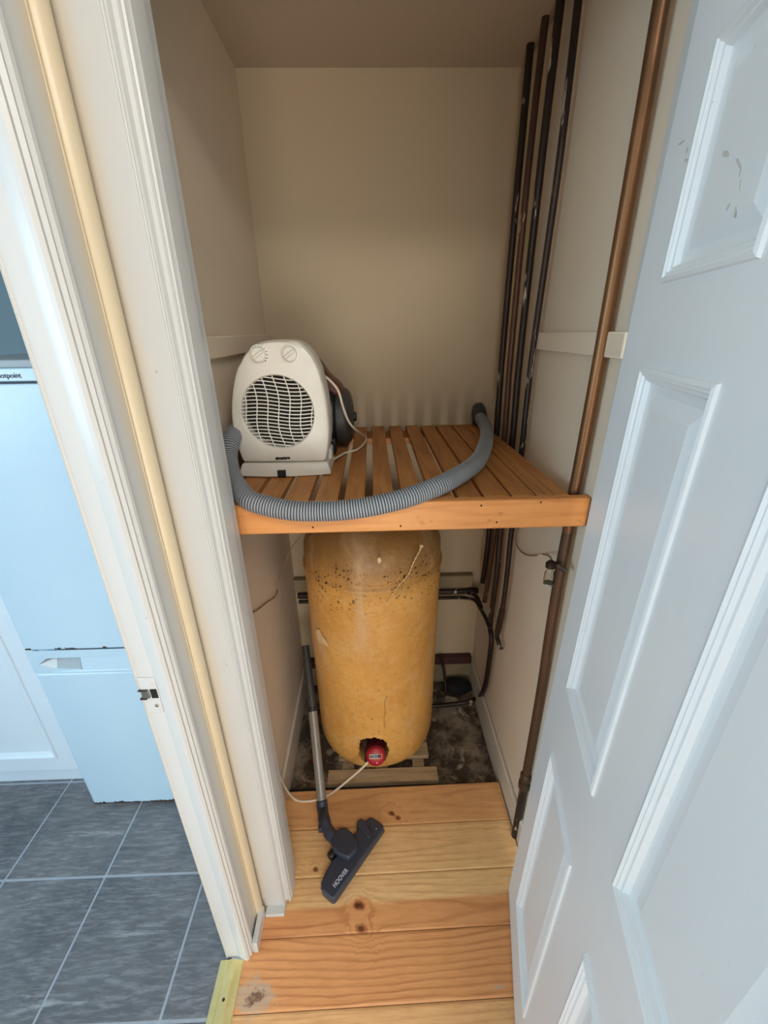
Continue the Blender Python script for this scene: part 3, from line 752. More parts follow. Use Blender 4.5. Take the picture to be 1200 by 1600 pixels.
# ------------------------------------------------------------------ dark cylinder vacuum behind the heater
def vac():
    cy, cz = 1.235, ZS + 0.092
    t = thing('vacuum_cleaner', (-0.16, cy, ZS), 'small black vacuum cleaner body with dark red lid behind the white heater', 'vacuum cleaner')
    bm = bmesh.new()
    lathe(bm, [(0.04, 0), (0.070, 0.006), (0.080, 0.02), (0.083, 0.05), (0.083, 0.17), (0.079, 0.19), (0.060, 0.20)], (-0.30, cy, cz), (1, 0, 0), 40)
    bmesh.ops.scale(bm, vec=(1, 1, 1.05), verts=bm.verts, space=Matrix.Translation((0, 0, -cz)))
    body = obj('body', bm, M['black_plastic'], t, smooth=True)
    wz = ZS + 0.082
    bm = L([(0.050, -0.004), (0.074, 0.0), (0.082, 0.008), (0.083, 0.030), (0.080, 0.038), (0.072, 0.045), (0.060, 0.050), (0.040, 0.054), (0.0, 0.056)], (-0.112, cy + 0.01, wz + 0.003), (1, 0, 0), 48)
    obj('wheel', bm, M['dark_grey'], t, smooth=True)
    bm = L([(0.014, 0), (0.014, 0.006), (0.010, 0.009)], (-0.058, cy + 0.01, wz + 0.003), (1, 0, 0), 24)
    obj('hub_cap', bm, M['black_plastic'], t, smooth=True)
    bm = bmesh.new()
    outl = [(-0.26, ZS + 0.17), (-0.24, ZS + 0.225), (-0.19, ZS + 0.252), (-0.145, ZS + 0.247), (-0.124, ZS + 0.212), (-0.108, ZS + 0.195), (-0.086, ZS + 0.178), (-0.080, ZS + 0.150), (-0.26, ZS + 0.15)]
    prism(bm, [(x, cy - 0.04, z) for x, z in outl], (0, 0.085, 0))
    obj('lid', bm, M['maroon'], t, bevel=0.012, seg=4)
    obj('handle', T([(-0.26, cy - 0.01, ZS + 0.215), (-0.23, cy - 0.015, ZS + 0.252), (-0.19, cy - 0.015, ZS + 0.255), (-0.165, cy - 0.01, ZS + 0.225)], 0.008, 12), M['black_plastic'], t, smooth=True)
    bm = B((-0.165, -0.105, cy - 0.098, cy - 0.06, ZS + 0.001, ZS + 0.045), (-0.15, -0.12, cy - 0.100, cy - 0.08, ZS + 0.05, ZS + 0.13))
    obj('front_casing', bm, M['black_plastic'], t, bevel=0.006, seg=3)
    obj('catch', B((-0.124, -0.117, cy - 0.102, cy - 0.096, ZS + 0.022, ZS + 0.040)), M['steel'], t, bevel=0.001)
vac()

# ------------------------------------------------------------------ ribbed hose
def hose():
    r0 = 0.0205; zc = ZS + r0
    P = [Vector((-0.255, 1.150, ZS + 0.10)), Vector((-0.285, 1.105, ZS + 0.112)), Vector((-0.318, 1.03, ZS + 0.108)), at(360, 690, 'x', -0.322), at(357, 722, 'x', -0.318), at(366, 752, 'y', 0.840), at(382, 775, 'y', 0.792), at(400, 786, 'y', 0.768), at(450, 797, 'y', 0.754), at(500, 799, 'y', 0.753), at(550, 796, 'y', 0.754), at(600, 787, 'y', 0.760), at(650, 773, 'y', 0.780), at(700, 752, 'z', zc + 0.003), at(745, 722, 'z', zc + 0.001), at(759, 690, 'z', zc), at(759, 668, 'z', zc), Vector((0.375, 1.478, zc + 0.012))]
    path = resample(spline(P, 24), 0.00135)
    t = thing('vacuum_hose', (0.02, 0.95, ZS), 'grey ribbed vacuum hose looped along the front edge of the slatted shelf', 'hose')
    bm = bmesh.new(); n = len(path); rad = [r0 - (0.0018 if (i % 4) in (0,) else (0.0 if (i % 4) == 2 else 0.0004)) for i in range(n)]
    tube(bm, path, rad, 20, rf=lambda i: 1 if (i % 4) in (3, 0) else 0)
    obj('hose', bm, [M['hose'], M['hose_groove']], t, smooth=True, angle=80)
    e = path[-1]; d = (path[-1] - path[-14]).normalized(); d = Vector((0.05, 0.25, 0.97)).lerp(d, 0.45).normalized()
    cuff = bmesh.new(); tube(cuff, [e - d * 0.022, e - d * 0.02, e - d * 0.005, e + d * 0.018, e + d * 0.045, e + d * 0.050], [0.024, 0.0255, 0.0265, 0.0255, 0.020, 0.016], 24)
    obj('end_cuff', cuff, M['dark_grey'], t, smooth=True)
hose()

# ------------------------------------------------------------------ hot water tank on its boards
TX, TY, TR = -0.014, 1.262, 0.231
ZB, ZT = -0.013, 0.985
def tank():
    t = thing('hot_water_tank', (TX, TY, ZB), 'ochre foam covered hot water tank under the slatted shelf', 'water tank')
    seg = 360
    prof = []
    rb = 0.070
    for k in range(13):
        a = R(-90 + 90 * k / 12); prof.append((TR - rb - 0.004 + rb * math.cos(a), ZB + rb + rb * math.sin(a)))
    prof = [(0.02, ZB), (0.10, ZB)] + prof
    z = ZB + rb + 0.006
    while z < 0.795: prof.append((TR - 0.004 + 0.006 * (z / 0.8), z)); z += 0.006
    prof += [(TR + 0.0055, 0.798), (TR + 0.0035, 0.803), (TR - 0.004, 0.808), (TR - 0.0055, 0.813), (TR - 0.001, 0.820)]
    z = 0.823
    while z < 0.868: prof.append((TR - 0.001 - 0.03 * (z - 0.823), z)); z += 0.006
    prof += [(TR - 0.005, 0.876), (TR - 0.010, 0.890), (TR - 0.017, 0.905), (TR - 0.027, 0.921), (TR - 0.042, 0.938), (TR - 0.063, 0.954), (TR - 0.10, 0.968), (TR - 0.14, 0.978), (0.04, ZT), (0.01, ZT)]
    bm = bmesh.new()
    hx, hz, hw, hh = -0.027, 0.124, 0.050, 0.066
    for i, (r, zz) in enumerate(prof): pass
    rings = []
    dark = set()
    for r, zz in prof:
        row = []
        for k in range(seg):
            a = 2 * math.pi * k / seg; x = math.cos(a) * r; y = math.sin(a) * r
            nn = noise.noise(Vector((x * 7, y * 7, zz * 5))) * 0.0035 + noise.noise(Vector((x * 30, y * 30, zz * 30))) * 0.0008
            rr = r + (nn if r > 0.12 else 0)
            x = math.cos(a) * rr; y = math.sin(a) * rr
            v = None
            if y < 0:
                dx = (TX + x - hx) / hw; dz = (zz - hz) / hh
                q = (abs(dx) ** 2.6 + abs(dz) ** 2.6) ** (1 / 2.6) + 0.10 * noise.noise(Vector((x * 45, 4, zz * 45)))
                if q < 1: y += 0.050; v = 1
                elif q < 1.12: y -= 0.003
            w_ = bm.verts.new((TX + x, TY + y, zz)); row.append(w_)
            if v: dark.add(w_)
        rings.append(row)
    for i in range(len(rings) - 1):
        for k in range(seg):
            vs = (rings[i][k], rings[i][(k + 1) % seg], rings[i + 1][(k + 1) % seg], rings[i + 1][k])
            f = bm.faces.new(vs)
            if sum(v in dark for v in vs) >= 2: f.material_index = 1
    bm.faces.new(rings[0][::-1]); bm.faces.new(rings[-1])
    jk = obj('foam_jacket', bm, [M['foam'], M['foam_dark']], t, smooth=True, angle=50)
    # immersion heater cap
    cx, cz = -0.018, 0.151
    yc = 1.003; ax = Vector((0.0, -math.cos(R(24)), math.sin(R(24)))); cb = Vector((cx - 0.001, 1.038, 0.124))
    cap = obj('immersion_heater', L([(0.035, -0.02), (0.035, 0.038), (0.0335, 0.0395)], cb, ax, 48), M['red_dark'], t, smooth=True)
    face = obj('cap_face', L([(0.0330, 0), (0.0325, 0.006), (0.030, 0.0092), (0.022, 0.0125), (0.012, 0.0140), (0.0, 0.0142)], cb + ax * 0.039, ax, 48), M['red'], cap, smooth=True)
    face['label'] = 'bright red round front of the cap'
    c = cb + ax * 0.0536
    up = Vector((0, math.sin(R(24)), math.cos(R(24)))); xr = Vector((1, 0, 0))
    def quad(x0, x1, y0, y1, h):
        bm = bmesh.new(); prism(bm, [c + xr * a + up * b for a, b in ((x0, y0), (x1, y0), (x1, y1), (x0, y1))], ax * h); return bm
    bm = bmesh.new()
    for x0, x1, y0, y1 in ((-0.022, 0.022, 0.0135, 0.0148), (-0.022, 0.022, -0.0018, -0.0005), (-0.022, -0.0207, -0.0018, 0.0148), (0.0207, 0.022, -0.0018, 0.0148)):
        prism(bm, [c + xr * a + up * b for a, b in ((x0, y0), (x1, y0), (x1, y1), (x0, y1))], ax * 0.0006)
    obj('label_border', bm, M['foam_pale'], face)
    obj('label_plate', quad(-0.020, 0.010, 0.0005, 0.0125, 0.0003), M['fridge_grey'], face)
    text('label_lettering', 'BACKER', 0.0105, M['black'], face, c + xr * -0.001 + up * 0.0065 + ax * 0.0009, xr, up, 0.0003, 0.0004)
    obj('screw', L([(0.0018, 0), (0.0018, 0.0012)], c + up * -0.015 + xr * 0.004, ax, 12), M['steel'], face)
    # scars on the foam
    def surf(px, py, lift=0.0012):
        r = ray(px, py); o = Vector((0 - TX, 0 - TY)); dd = Vector((r.x, r.y)); A = dd.dot(dd); Bq = 2 * o.dot(dd); Cq = o.dot(o) - (TR + 0.0035 + lift) ** 2
        s = (-Bq - math.sqrt(max(0, Bq * Bq - 4 * A * Cq))) / (2 * A); return Vector((0, 0, H)) + r * s
    bm = bmesh.new(); poly = [surf(x, y) for x, y in ((494, 983), (500, 984), (503, 992), (509, 1000), (515, 1010), (507, 1007), (498, 1003), (495, 995))]
    prism(bm, poly, (0, -0.0012, 0)); obj('foam_scar', bm, M['foam_pale'], t)
    bm = bmesh.new(); prism(bm, [surf(x, y) for x, y in ((590, 872), (594, 871), (596, 876), (593, 881), (590, 877))], (0, -0.001, 0)); obj('foam_scar', bm, M['foam_pale'], t)
    dr = [surf(x, y) for x, y in ((659, 851), (655, 862), (648, 875), (643, 886), (639, 896), (631, 906), (620, 919), (611, 932), (604, 944))]
    n = len(spline(dr, 6))
    bm = bmesh.new(); tube(bm, spline(dr, 6), [0.0026 + (0.0030 if i < 3 else 0) - 0.0018 * i / n + 0.0009 * math.sin(i * 1.9) for i in range(n)], 8)
    o = obj('foam_drip', bm, M['foam_pale'], t, smooth=True); o['label'] = 'pale hardened drip running down from the shoulder'
    cr = [surf(x, y, 0.0002) for x, y in ((604, 1088), (601, 1100), (602, 1112), (600, 1124), (602, 1138))]
    obj('crack', T(cr, 0.0005, 6), M['foam_dark'], t)
    # flex
    p0 = at(571, 1195, 'y', 0.985)
    pts = [cb + ax * 0.035 + Vector((-0.022, 0, -0.020)), p0, at(545, 1218, 'z', 0.045), at(520, 1238, 'z', 0.010), at(500, 1248, 'z', 0.005), at(478, 1252, 'z', 0.005), at(461, 1249, 'z', 0.006), at(447, 1233, 'y', 0.945), at(437, 1212, 'y', 0.935), at(430, 1185, 'y', 0.925), at(425, 1155, 'y', 0.915), Vector((-0.343, 0.88, 0.36)), Vector((-0.345, 0.86, 0.50))]
    obj('power_flex', T(pts, 0.0038, 10), M['cable'], t, smooth=True)
tank()

t = thing('wooden_base', (0.0, 1.2, -0.048), 'raw pine boards laid on the concrete under the ochre tank', 'pallet')
obj('board', B((-0.200, 0.210, 1.013, 1.066, -0.040, -0.014)), M['pallet'], t, bevel=0.002)
for y0 in (1.110, 1.185, 1.265, 1.345, 1.43): obj('board', B((-0.165, 0.185, y0, y0 + 0.060, -0.034, -0.014)), M['pallet'], t, bevel=0.002)
for x0 in (-0.15, -0.02, 0.12): obj('bearer', B((x0, x0 + 0.045, 1.070, 1.49, -0.046, -0.035)), M['pallet'], t, bevel=0.002)

# ------------------------------------------------------------------ pipes
def pipe(pts, r, mat, label, group=None, sub=6, straight=True, fittings=()):
    path = [Vector(p) for p in pts] if straight else spline(pts, sub)
    bm = bmesh.new()
    if straight:   # densify so that the paint flecks and slight bends read
        path = resample(spline(pts, 10), 0.01) + [Vector(pts[-1])]
    tube(bm, path, r, 16)
    t = thing('pipe', Vector(pts[-1]), label, 'pipe', group)
    obj('tube', bm, mat, t, smooth=True, angle=60)
    for a, b, rr, nm in fittings:
        bm = bmesh.new(); a, b = Vector(a), Vector(b)
        tube(bm, [a, a.lerp(b, 0.1), a.lerp(b, 0.9), b], [rr * 0.9, rr, rr, rr * 0.9], 18); obj(nm, bm, mat, t, smooth=True, angle=60)
    return t
X4 = 0.418
# leftmost of the four
a = [at(829, 70, 'x', X4), at(805, 330, 'x', X4), at(784.5, 560, 'x', X4), at(776, 675, 'x', X4), at(765, 822, 'x', X4), at(757, 890, 'x', X4), at(754, 910, 'x', X4)]
a[0].z = 2.155
pipe([Vector((a[0].x, a[0].y + 0.006, 2.20))] + a, 0.0097, M['pipe_dark'], 'dark tarnished pipe nearest the back wall, farthest left of the four', )
b_ = [at(852, 30, 'x', X4), at(826, 260, 'x', X4), at(797.5, 560, 'x', X4), at(788, 685, 'x', X4), at(774, 822, 'x', X4), at(766, 880, 'x', X4), at(757, 940, 'x', X4)]
b_[0].z = 2.155
pipe([Vector((b_[0].x, b_[0].y, 2.20))] + b_, 0.0088, M['pipe_brown'], 'brown tarnished pipe, second from the back wall')
c_ = [at(877, -10, 'x', X4), at(845, 260, 'x', X4), at(812, 560, 'x', X4), at(800, 693, 'x', X4), at(783, 822, 'x', X4), at(776, 900, 'x', X4), at(766, 972, 'x', X4), at(768, 1000, 'x', X4), at(762, 1050, 'x', X4), at(756, 1078, 'x', X4), at(747, 1090, 'z', 0.0), at(730, 1097, 'z', -0.012), at(700, 1101, 'z', -0.020), at(670, 1104, 'z', -0.022)]
pipe([Vector((X4, c_[0].y + 0.01, 2.20))] + c_, 0.0096, M['pipe_dark'], 'dark pipe, third from the back wall, bending across the concrete floor')
d_ = [at(906, -20, 'x', X4), at(873, 260, 'x', X4), at(831, 560, 'x', X4), at(815, 706, 'x', X4), at(799, 832, 'x', X4), at(792, 900, 'x', X4), at(785, 952, 'x', X4), at(777, 990, 'x', X4), at(779, 1003, 'x', X4), at(783, 1014, 'x', X4 + 0.008)]
pipe([Vector((X4, d_[0].y + 0.004, 2.20))] + d_, 0.0080, M['pipe_dark'], 'dark pipe nearest the copper one of the four, ending in an elbow above the floor',
     fittings=[(d_[-4], d_[-3], 0.0105, 'fitting')])
# clip below the shelf
tag(obj('pipe_clip', (lambda p: B((0.424, 0.44, p.y - 0.012, p.y + 0.012, p.z - 0.012, p.z + 0.05)))(at(798, 828, 'x', 0.43)), M['skirting'], bevel=0.003), 'small white bracket behind the pipe just under the shelf', 'bracket')
# horizontals behind the tank
pipe([(-0.335, 1.484, 0.486), (0.1, 1.484, 0.486), (0.30, 1.484, 0.486), (0.428, 1.484, 0.486)], 0.0115, M['pipe_dark'], 'dark thick pipe running across the back wall behind the tank', fittings=[((0.385, 1.484, 0.486), (0.425, 1.484, 0.486), 0.0145, 'fitting')])
pipe([(-0.335, 1.492, 0.448), (0.1, 1.492, 0.448), (0.32, 1.492, 0.448), (0.375, 1.490, 0.447), at(742, 938, 'x', 0.398), at(750, 950, 'x', 0.405), at(758, 964, 'x', 0.408), at(766, 982, 'x', 0.412)], 0.0075, M['pipe_dark'], 'thin dark pipe below the thick one on the back wall')
pipe([(0.388, 1.478, 0.478), at(744, 932, 'x', 0.402), at(752, 950, 'x', 0.410)], 0.0085, M['pipe_dark'], 'short dark pipe slanting down from the thick one at the back corner')
pipe([at(687, 1028, 'y', 1.47), at(693, 1045, 'y', 1.46), at(696, 1070, 'y', 1.44), at(697, 1088, 'z', -0.030)], 0.006, M['pipe_dark'], 'thin black pipe dropping to the concrete beside the tank')

# copper pipe
def copper():
    x = 0.405; top = Vector((x, 0.800, 2.45)); 
    t = thing('copper_pipe', (x, 0.80, 0.0), 'tall dull copper pipe in front of the shelf corner by the open door', 'pipe')
    # passes behind the front rail at its right end
    xs = x
    bm = bmesh.new(); r = 0.0114
    def A(px, py):
        p = at(px, py, 'y', 0.8125); p.x = min(p.x, 0.4280); return p
    X = [A(*q) for q in ((887, 830), (896, 772), (905, 728), (940, 540), (1000, 200), (1034, 0))]
    hi = X + [Vector((X[-1].x, X[-1].y, 2.15))]
    tube(bm, resample(spline(hi, 10), 0.02) + [hi[-1]], r, 24)
    obj('upper_tube', bm, M['copper'], t, smooth=True)
    bm = bmesh.new()
    lo = [A(*q) for q in ((888, 824), (887, 830), (873.5, 900), (857, 1000), (845, 1080), (821, 1215))]
    fy = lo[-1].y; xs = lo[-1].x
    tube(bm, resample(spline(lo, 10), 0.02) + [lo[-1]], 0.0113, 24)
    o = obj('lower_tube', bm, M['copper_low'], t, smooth=True); o['label'] = 'stained darker length below the shelf'
    bm = bmesh.new()
    tube(bm, [Vector((xs, fy, z)) for z in (0.298, 0.292, 0.276, 0.274, 0.262, 0.260, 0.240, 0.236)], [0.013, 0.0165, 0.0165, 0.0135, 0.0135, 0.0175, 0.0175, 0.013], 8)
    obj('compression_nut', bm, M['copper_low'], t, smooth=True, angle=30)
    bm = bmesh.new(); tube(bm, [Vector((xs, fy, 0.24)), Vector((xs, fy, 0.10)), Vector((xs, fy, -0.0))], 0.0115, 24)
    obj('foot_tube', bm, M['pipe_dark'], t, smooth=True)
copper()

# lamp holder like clear cup clipped on the copper pipe, with its lead
t = thing('cable_terminal', (0.388, 0.835, 0.96), 'small clear glass cup clipped on the copper pipe, with a thin brown wire', 'clip')
c = Vector((0.377, 0.815, 0.0)); p1 = at(857, 912, 'y', 0.82); p0 = at(860, 886, 'y', 0.82)
obj('glass_cup', L([(0.0085, 0.0), (0.0115, 0.003), (0.012, 0.012), (0.0115, 0.028), (0.0095, 0.034), (0.0082, 0.034), (0.010, 0.026), (0.0103, 0.012), (0.0098, 0.005), (0.0, 0.004)], p1, p0 - p1, 28), M['glass'], t, smooth=True)
obj('rim', L([(0.0118, 0), (0.0125, 0.0015), (0.0118, 0.003)], p1, p0 - p1, 28), M['steel'], t, smooth=True)
obj('cap', L([(0.0112, 0), (0.0112, 0.010), (0.006, 0.016)], p0, p0 - p1, 24), M['pipe_dark'], t, smooth=True)
obj('clip', (lambda bm: (tube(bm, [at(863, 880, 'y', 0.812), at(872, 884, 'y', 0.790), at(884, 892, 'y', 0.782)], [0.007, 0.006, 0.005], 10), bm)[1])(bmesh.new()), M['pipe_dark'], t, smooth=True)
q = at(863, 897, 'y', 0.803); obj('spring', B((q.x - 0.002, q.x + 0.002, 0.801, 0.804, q.z - 0.011, q.z + 0.010)), M['steel'], t, bevel=0.001)
pts = [(0.425, 1.02, 1.02), at(806, 828, 'x', 0.425), at(806, 845, 'x', 0.43), at(811, 858, 'x', 0.43), at(823, 867, 'x', 0.43), at(836, 868, 'x', 0.428), at(850, 866, 'x', 0.420), at(860, 871, 'x', 0.405), at(863.5, 882, 'y', 0.815)]
obj('wire', T(pts, 0.0022, 8), M['wire_brown'], t, smooth=True)
q0, q1 = at(841, 868, 'x', 0.426), at(848, 866.5, 'x', 0.421); bm = bmesh.new(); tube(bm, [q0, q1], 0.0031, 10); obj('wire_sleeve', bm, M['cable'], t)

# thin wire on the left wall
pts = [(XL + 0.003, 0.90, 0.83), at(388, 953, 'x', XL + 0.003), at(396, 956, 'x', XL + 0.003), at(405, 951, 'x', XL + 0.003), at(416, 942, 'x', XL + 0.003), at(427, 935, 'x', XL + 0.003), at(433, 926, 'x', XL + 0.004), at(434, 912, 'y', 1.28), at(440, 892, 'y', 1.27), at(450, 868, 'y', 1.25), at(461, 848, 'y', 1.22), at(475, 835, 'y', 1.20), at(495, 822, 'y', 1.18), (-0.18, 1.17, 0.985)]
tag(obj('wire', T(pts, 0.0018, 8), M['wire_brown'], smooth=True, base=(XL, 0.9, 0.83)), 'thin tan wire draped down the left wall to the top of the tank', 'wire')

# ------------------------------------------------------------------ vacuum wand and floor head
def wand():
    t = thing('vacuum_wand', (-0.15, 0.78, 0), 'grey vacuum tube with dark floor head leaning between the tank and left wall', 'vacuum wand')
    lo = Vector((-0.2045, 0.915, 0.040)); mid = Vector((-0.2485, 1.13, 0.222)); hi = Vector((-0.2875, 1.305, 0.372))
    d = (mid - lo).normalized()
    bm = bmesh.new(); tube(bm, [lo - d * 0.02, mid], 0.0158, 20); obj('lower_tube', bm, M['tube_grey'], t, smooth=True)
    bm = bmesh.new(); tube(bm, [mid - d * 0.004, mid - d * 0.003, mid + d * 0.010, mid + d * 0.011], [0.0160, 0.0185, 0.0185, 0.0160], 20); obj('collar', bm, M['black_plastic'], t, smooth=True)
    bm = bmesh.new(); tube(bm, [mid, hi], 0.0150, 20); obj('upper_tube', bm, M['dark_grey'], t, smooth=True)
    # neck
    nk = [lo + d * 0.006, lo - d * 0.022, at(507, 1283, 'z', 0.040), at(514, 1300, 'z', 0.034), at(524, 1312, 'z', 0.032)]
    bm = bmesh.new(); tube(bm, [nk[0], nk[0].lerp(nk[1], 0.1)] + spline(nk[1:], 5), [0.0165, 0.0185] + [0.0185 - 0.001 * math.sin(k) for k in range(len(spline(nk[1:], 5)))], 20)
    neck = obj('neck', bm, M['navy_plastic'], t, smooth=True)
    q = at(501, 1290, 'z', 0.035); obj('release_pedal', B((q.x - 0.006, q.x + 0.006, q.y - 0.016, q.y + 0.016, 0.022, 0.044)), M['navy_plastic'], neck, bevel=0.003)
    # sole plate, outline taken on the top face
    zt = 0.034
    o = [at(x, y, 'z', zt) for x, y in ((501, 1380), (503, 1391), (519, 1405), (524, 1402), (599, 1294), (599, 1288), (583, 1277), (577, 1276), (570, 1283), (557, 1297), (540, 1320), (518, 1345), (509, 1361))]
    bm = bmesh.new(); prism(bm, [(p.x, p.y, 0.0015) for p in o], (0, 0, zt - 0.0015)); head = obj('floor_head', bm, M['navy_plastic'], t, bevel=0.005, seg=3)
    o2 = [at(x, y, 'z', 0.012) for x, y in ((500, 1386), (519, 1408.5), (524, 1407), (601, 1297), (598, 1292), (522, 1402), (506, 1388))]
    bm = bmesh.new(); prism(bm, [(p.x, p.y, 0.001) for p in o2], (0, 0, 0.011)); b = obj('bumper', bm, M['dark_grey'], head, bevel=0.002); b['label'] = 'grey front bumper strip'
    o = [at(x, y, 'z', 0.050) for x, y in ((525, 1296), (534, 1292), (541, 1292), (549, 1299), (560, 1313), (557, 1328), (545, 1341), (534, 1337), (520, 1327), (517, 1313))]
    bm = bmesh.new(); prism(bm, [(p.x, p.y, 0.028) for p in o], (0, 0, 0.022)); obj('swivel_housing', bm, M['navy_plastic'], t, bevel=0.006, seg=3)
    o = [at(x, y, 'z', 0.040) for x, y in ((558, 1283), (564, 1278), (569, 1280), (582, 1302), (576, 1310), (571, 1303), (557, 1290))]
    bm = bmesh.new(); prism(bm, [(p.x, p.y, 0.010) for p in o], (0, 0, 0.030)); obj('brush_pedal', bm, M['navy_plastic'], t, bevel=0.003)
    q = at(519, 1336, 'z', 0.018); bm = bmesh.new(); lathe(bm, [(0.012, -0.010), (0.014, -0.006), (0.014, 0.006), (0.012, 0.010)], q, (0.64, 0.77, 0), 24); obj('wheel', bm, M['black_plastic'], t, smooth=True)
    a = at(521, 1386, 'z', zt); b2 = at(543, 1358, 'z', zt); mdir = b2 - a; c = (a + b2) / 2 + Vector((0, 0, 0.0004))
    text('brand_lettering', 'HOOVER', 0.0165, M['logo'], head, c, mdir, Vector((-mdir.y, mdir.x, 0)), 0.0004, 0.0003, sx=mdir.length / 0.070)
    for x, y in ((588, 1295), (577, 1308)):
        p = at(x, y, 'z', zt); obj('scuff', L([(0.002, 0), (0.0015, 0.0004)], p, (0, 0, 1), 10), M['logo'], head)
wand()

# bits lying on the concrete
bm = bmesh.new(); c0 = at(717, 1066, 'z', 0.0)
lathe(bm, [(0.020, -0.032), (0.045, -0.031), (0.062, -0.022), (0.056, -0.008), (0.030, 0.004), (0.004, 0.006)], c0, (0.1, 0.0, 1), 36)
bmesh.ops.scale(bm, vec=(1.0, 0.78, 1), verts=bm.verts, space=Matrix.Translation(-c0))
for v in bm.verts: v.co += Vector((noise.noise(v.co * 25), noise.noise(v.co * 25 + Vector((9, 0, 0))), noise.noise(v.co * 25 + Vector((0, 9, 0))) * 0.7)) * 0.008
tag(obj('rag', bm, M['rag'], smooth=True, base=(c0.x, c0.y, -0.046)), 'crumpled black rag in the back right corner on the concrete', 'rag')
rr = random.Random(8)
def chip(px, py, s, mat, label):
    c = at(px, py, 'z', -0.042); bm = bmesh.new(); n = 7
    pts = [(c.x + math.cos(k / n * 6.283) * s * rr.uniform(0.6, 1.2), c.y + math.sin(k / n * 6.283) * s * rr.uniform(0.4, 0.9), -0.046) for k in range(n)]
    prism(bm, pts, (0, 0, 0.006)); tag(obj('debris', bm, mat, base=(c.x, c.y, -0.046)), label, 'debris')
chip(487, 1189, 0.013, M['maroon'], 'small dark red fragment on the concrete left of the tank foot')
chip(735, 1100, 0.007, M['skirting'], 'pale crumb of plaster on the concrete beside the floor pipe')

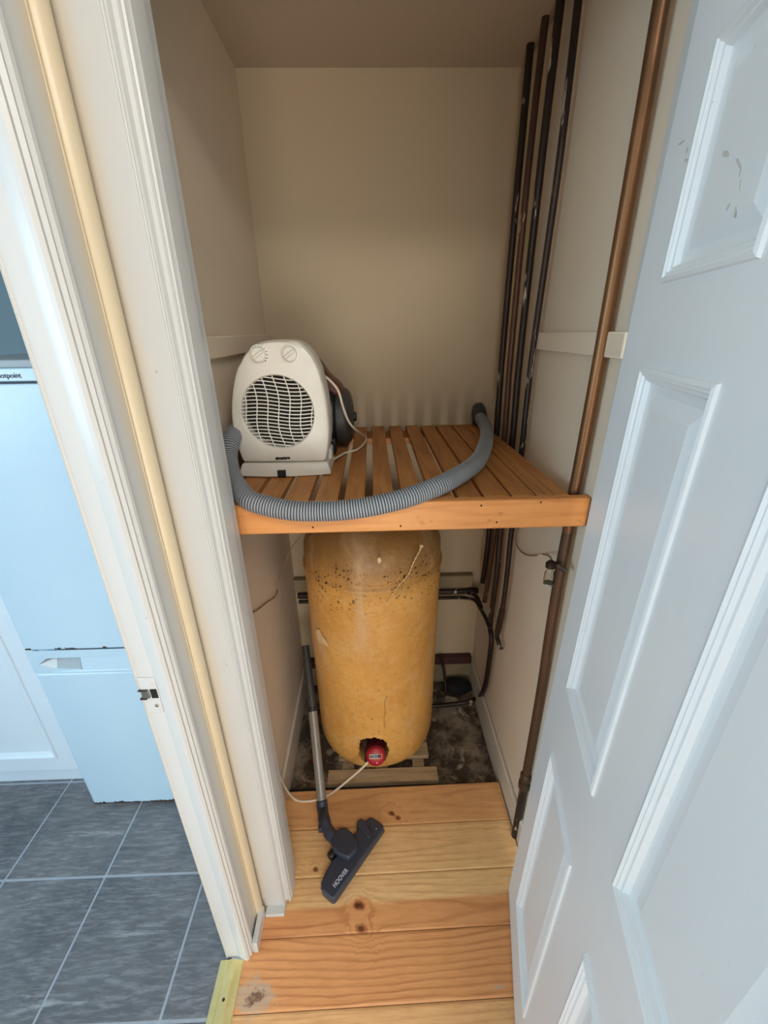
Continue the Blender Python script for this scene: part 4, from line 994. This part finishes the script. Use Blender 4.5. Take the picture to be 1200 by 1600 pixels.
# ------------------------------------------------------------------ kitchen: fridge freezer and cabinet
def fridge():
    x0, x1, yf = -1.000, -0.452, 0.955
    t = thing('fridge_freezer', (-0.726, 1.24, 0), 'tall white fridge freezer with chipped door edges on the slate tiles', 'fridge')
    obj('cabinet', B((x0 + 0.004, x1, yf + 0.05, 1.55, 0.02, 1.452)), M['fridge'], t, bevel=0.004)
    obj('top_trim', B((x0, x1, yf + 0.004, 1.55, 1.440, 1.4565)), M['fridge_grey'], t, bevel=0.003)
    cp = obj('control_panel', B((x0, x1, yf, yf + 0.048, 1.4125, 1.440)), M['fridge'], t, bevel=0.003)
    obj('seam', B((x0 + 0.005, x1 - 0.005, yf + 0.001, yf + 0.045, 1.4085, 1.413)), M['ink'], t)
    q = at(15, 588.5, 'y', yf)
    text('brand_lettering', 'Hotpoint', 0.0145, M['ink'], cp, (q.x - 0.002, yf - 0.0003, 1.425), (1, 0, 0), (0, 0, 1), 0.0005, 0.0001)
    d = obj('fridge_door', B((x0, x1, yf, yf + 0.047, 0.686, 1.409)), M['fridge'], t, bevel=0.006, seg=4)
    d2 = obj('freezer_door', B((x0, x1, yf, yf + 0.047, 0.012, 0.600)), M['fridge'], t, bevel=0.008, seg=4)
    # grip band with the hollow for the fingers
    bm = bmesh.new()
    outer = [(-0.978, 0.634), (-0.950, 0.656), (-0.455, 0.661), (-0.455, 0.604), (-0.950, 0.604)]
    yb = yf + 0.047
    def P(x, y, z): return bm.verts.new((x, y, z))
    # fascia with an opening: frame quads round the opening, a sloping hollow at its left, a shallow panel at its right
    fr_ = [P(x0, yf + 0.001, 0.684), P(x1, yf + 0.001, 0.684), P(x1, yf + 0.001, 0.602), P(x0, yf + 0.001, 0.602)]
    o_ = [P(x, yf + 0.001, z) for x, z in outer]
    bm.faces.new((fr_[0], fr_[1], o_[2], o_[1])); bm.faces.new((fr_[0], o_[1], o_[0])); bm.faces.new((fr_[0], o_[0], fr_[3])); bm.faces.new((fr_[3], o_[0], o_[4])); bm.faces.new((fr_[3], o_[4], o_[3], fr_[2])); bm.faces.new((fr_[1], fr_[2], o_[3], o_[2]))
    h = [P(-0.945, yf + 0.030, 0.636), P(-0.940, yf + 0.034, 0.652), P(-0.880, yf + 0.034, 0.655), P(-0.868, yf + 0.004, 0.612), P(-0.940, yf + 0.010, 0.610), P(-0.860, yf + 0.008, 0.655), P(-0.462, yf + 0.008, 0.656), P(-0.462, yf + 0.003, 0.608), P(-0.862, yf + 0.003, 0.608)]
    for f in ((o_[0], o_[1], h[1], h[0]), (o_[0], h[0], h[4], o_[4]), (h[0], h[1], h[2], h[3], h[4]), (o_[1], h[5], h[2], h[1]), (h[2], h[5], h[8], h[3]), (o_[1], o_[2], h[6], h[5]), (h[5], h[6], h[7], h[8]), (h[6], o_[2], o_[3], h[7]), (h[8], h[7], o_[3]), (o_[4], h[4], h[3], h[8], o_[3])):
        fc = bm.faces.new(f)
        if sum(v in h[:4] for v in f) >= 2: fc.material_index = 1  # greyer faces paint the shade inside the finger hollow
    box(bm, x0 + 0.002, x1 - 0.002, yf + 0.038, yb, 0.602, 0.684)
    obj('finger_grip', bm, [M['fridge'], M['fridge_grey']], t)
    rr = random.Random(5)
    def flakes(par, z, xs, up):
        for xc, L_ in xs:
            bm = bmesh.new(); n = max(3, int(L_ / 0.004)); top = []; bot = []
            for k in range(n + 1):
                x = xc - L_ / 2 + L_ * k / n; top.append((x, yf - 0.0006, z + rr.uniform(0.0, 0.0045) * up + 0.001)); bot.append((x, yf - 0.0006, z - 0.001))
            prism(bm, bot + top[::-1], (0, 0.004, 0)); obj('chipped_paint', bm, M['rust'], par)
    flakes(d, 0.690, ((-0.988, 0.016), (-0.905, 0.016), (-0.87, 0.03), (-0.775, 0.012)), 1)
    flakes(d2, 0.014, ((-0.975, 0.04), (-0.90, 0.05), (-0.85, 0.02), (-0.77, 0.06), (-0.70, 0.08)), 2.2)
    for x in (-0.96, -0.49): obj('foot', L([(0.014, 0), (0.014, 0.014), (0.008, 0.022)], (x, yf + 0.10, 0.0), (0, 0, 1), 20), M['black_plastic'], t)
fridge()
def cabinet():
    x0, x1, yf = -1.620, -1.018, 1.000
    t = thing('kitchen_cabinet', (-1.32, 1.3, 0), 'white kitchen base cabinet with framed door left of the fridge', 'cabinet')
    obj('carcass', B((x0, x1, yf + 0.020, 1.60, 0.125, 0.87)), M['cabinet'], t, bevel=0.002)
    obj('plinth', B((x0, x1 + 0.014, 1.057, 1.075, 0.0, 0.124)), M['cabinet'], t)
    bm = bmesh.new(); rings = []
    a0, a1, z0, z1 = x0 + 0.003, x1 - 0.002, 0.128, 0.862
    fr = 0.073
    for off, yy in ((0.0, yf + 0.018), (0.0, yf + 0.004), (0.004, yf), (fr, yf), (fr + 0.003, yf - 0.003), (fr + 0.010, yf - 0.003), (fr + 0.014, yf + 0.004), (fr + 0.030, yf + 0.010), (fr + 0.034, yf + 0.009)):
        rings.append([bm.verts.new(p) for p in ((a0 + off, yy, z0 + off * 0.8), (a1 - off, yy, z0 + off * 0.8), (a1 - off, yy, z1 - off * 0.8), (a0 + off, yy, z1 - off * 0.8))])
    for r0, r1 in zip(rings, rings[1:]):
        for k in range(4): bm.faces.new((r0[k], r0[(k + 1) % 4], r1[(k + 1) % 4], r1[k]))
    bm.faces.new(rings[-1]); bm.faces.new(rings[0][::-1])
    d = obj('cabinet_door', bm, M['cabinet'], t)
    obj('handle', T([(x0 + 0.05, yf, 0.74), (x0 + 0.05, yf - 0.022, 0.75), (x0 + 0.05, yf - 0.022, 0.83), (x0 + 0.05, yf, 0.84)], 0.004, 10), M['steel'], d, smooth=True)
cabinet()

for o in bpy.data.objects:
    if 'local' in o: del o['local']
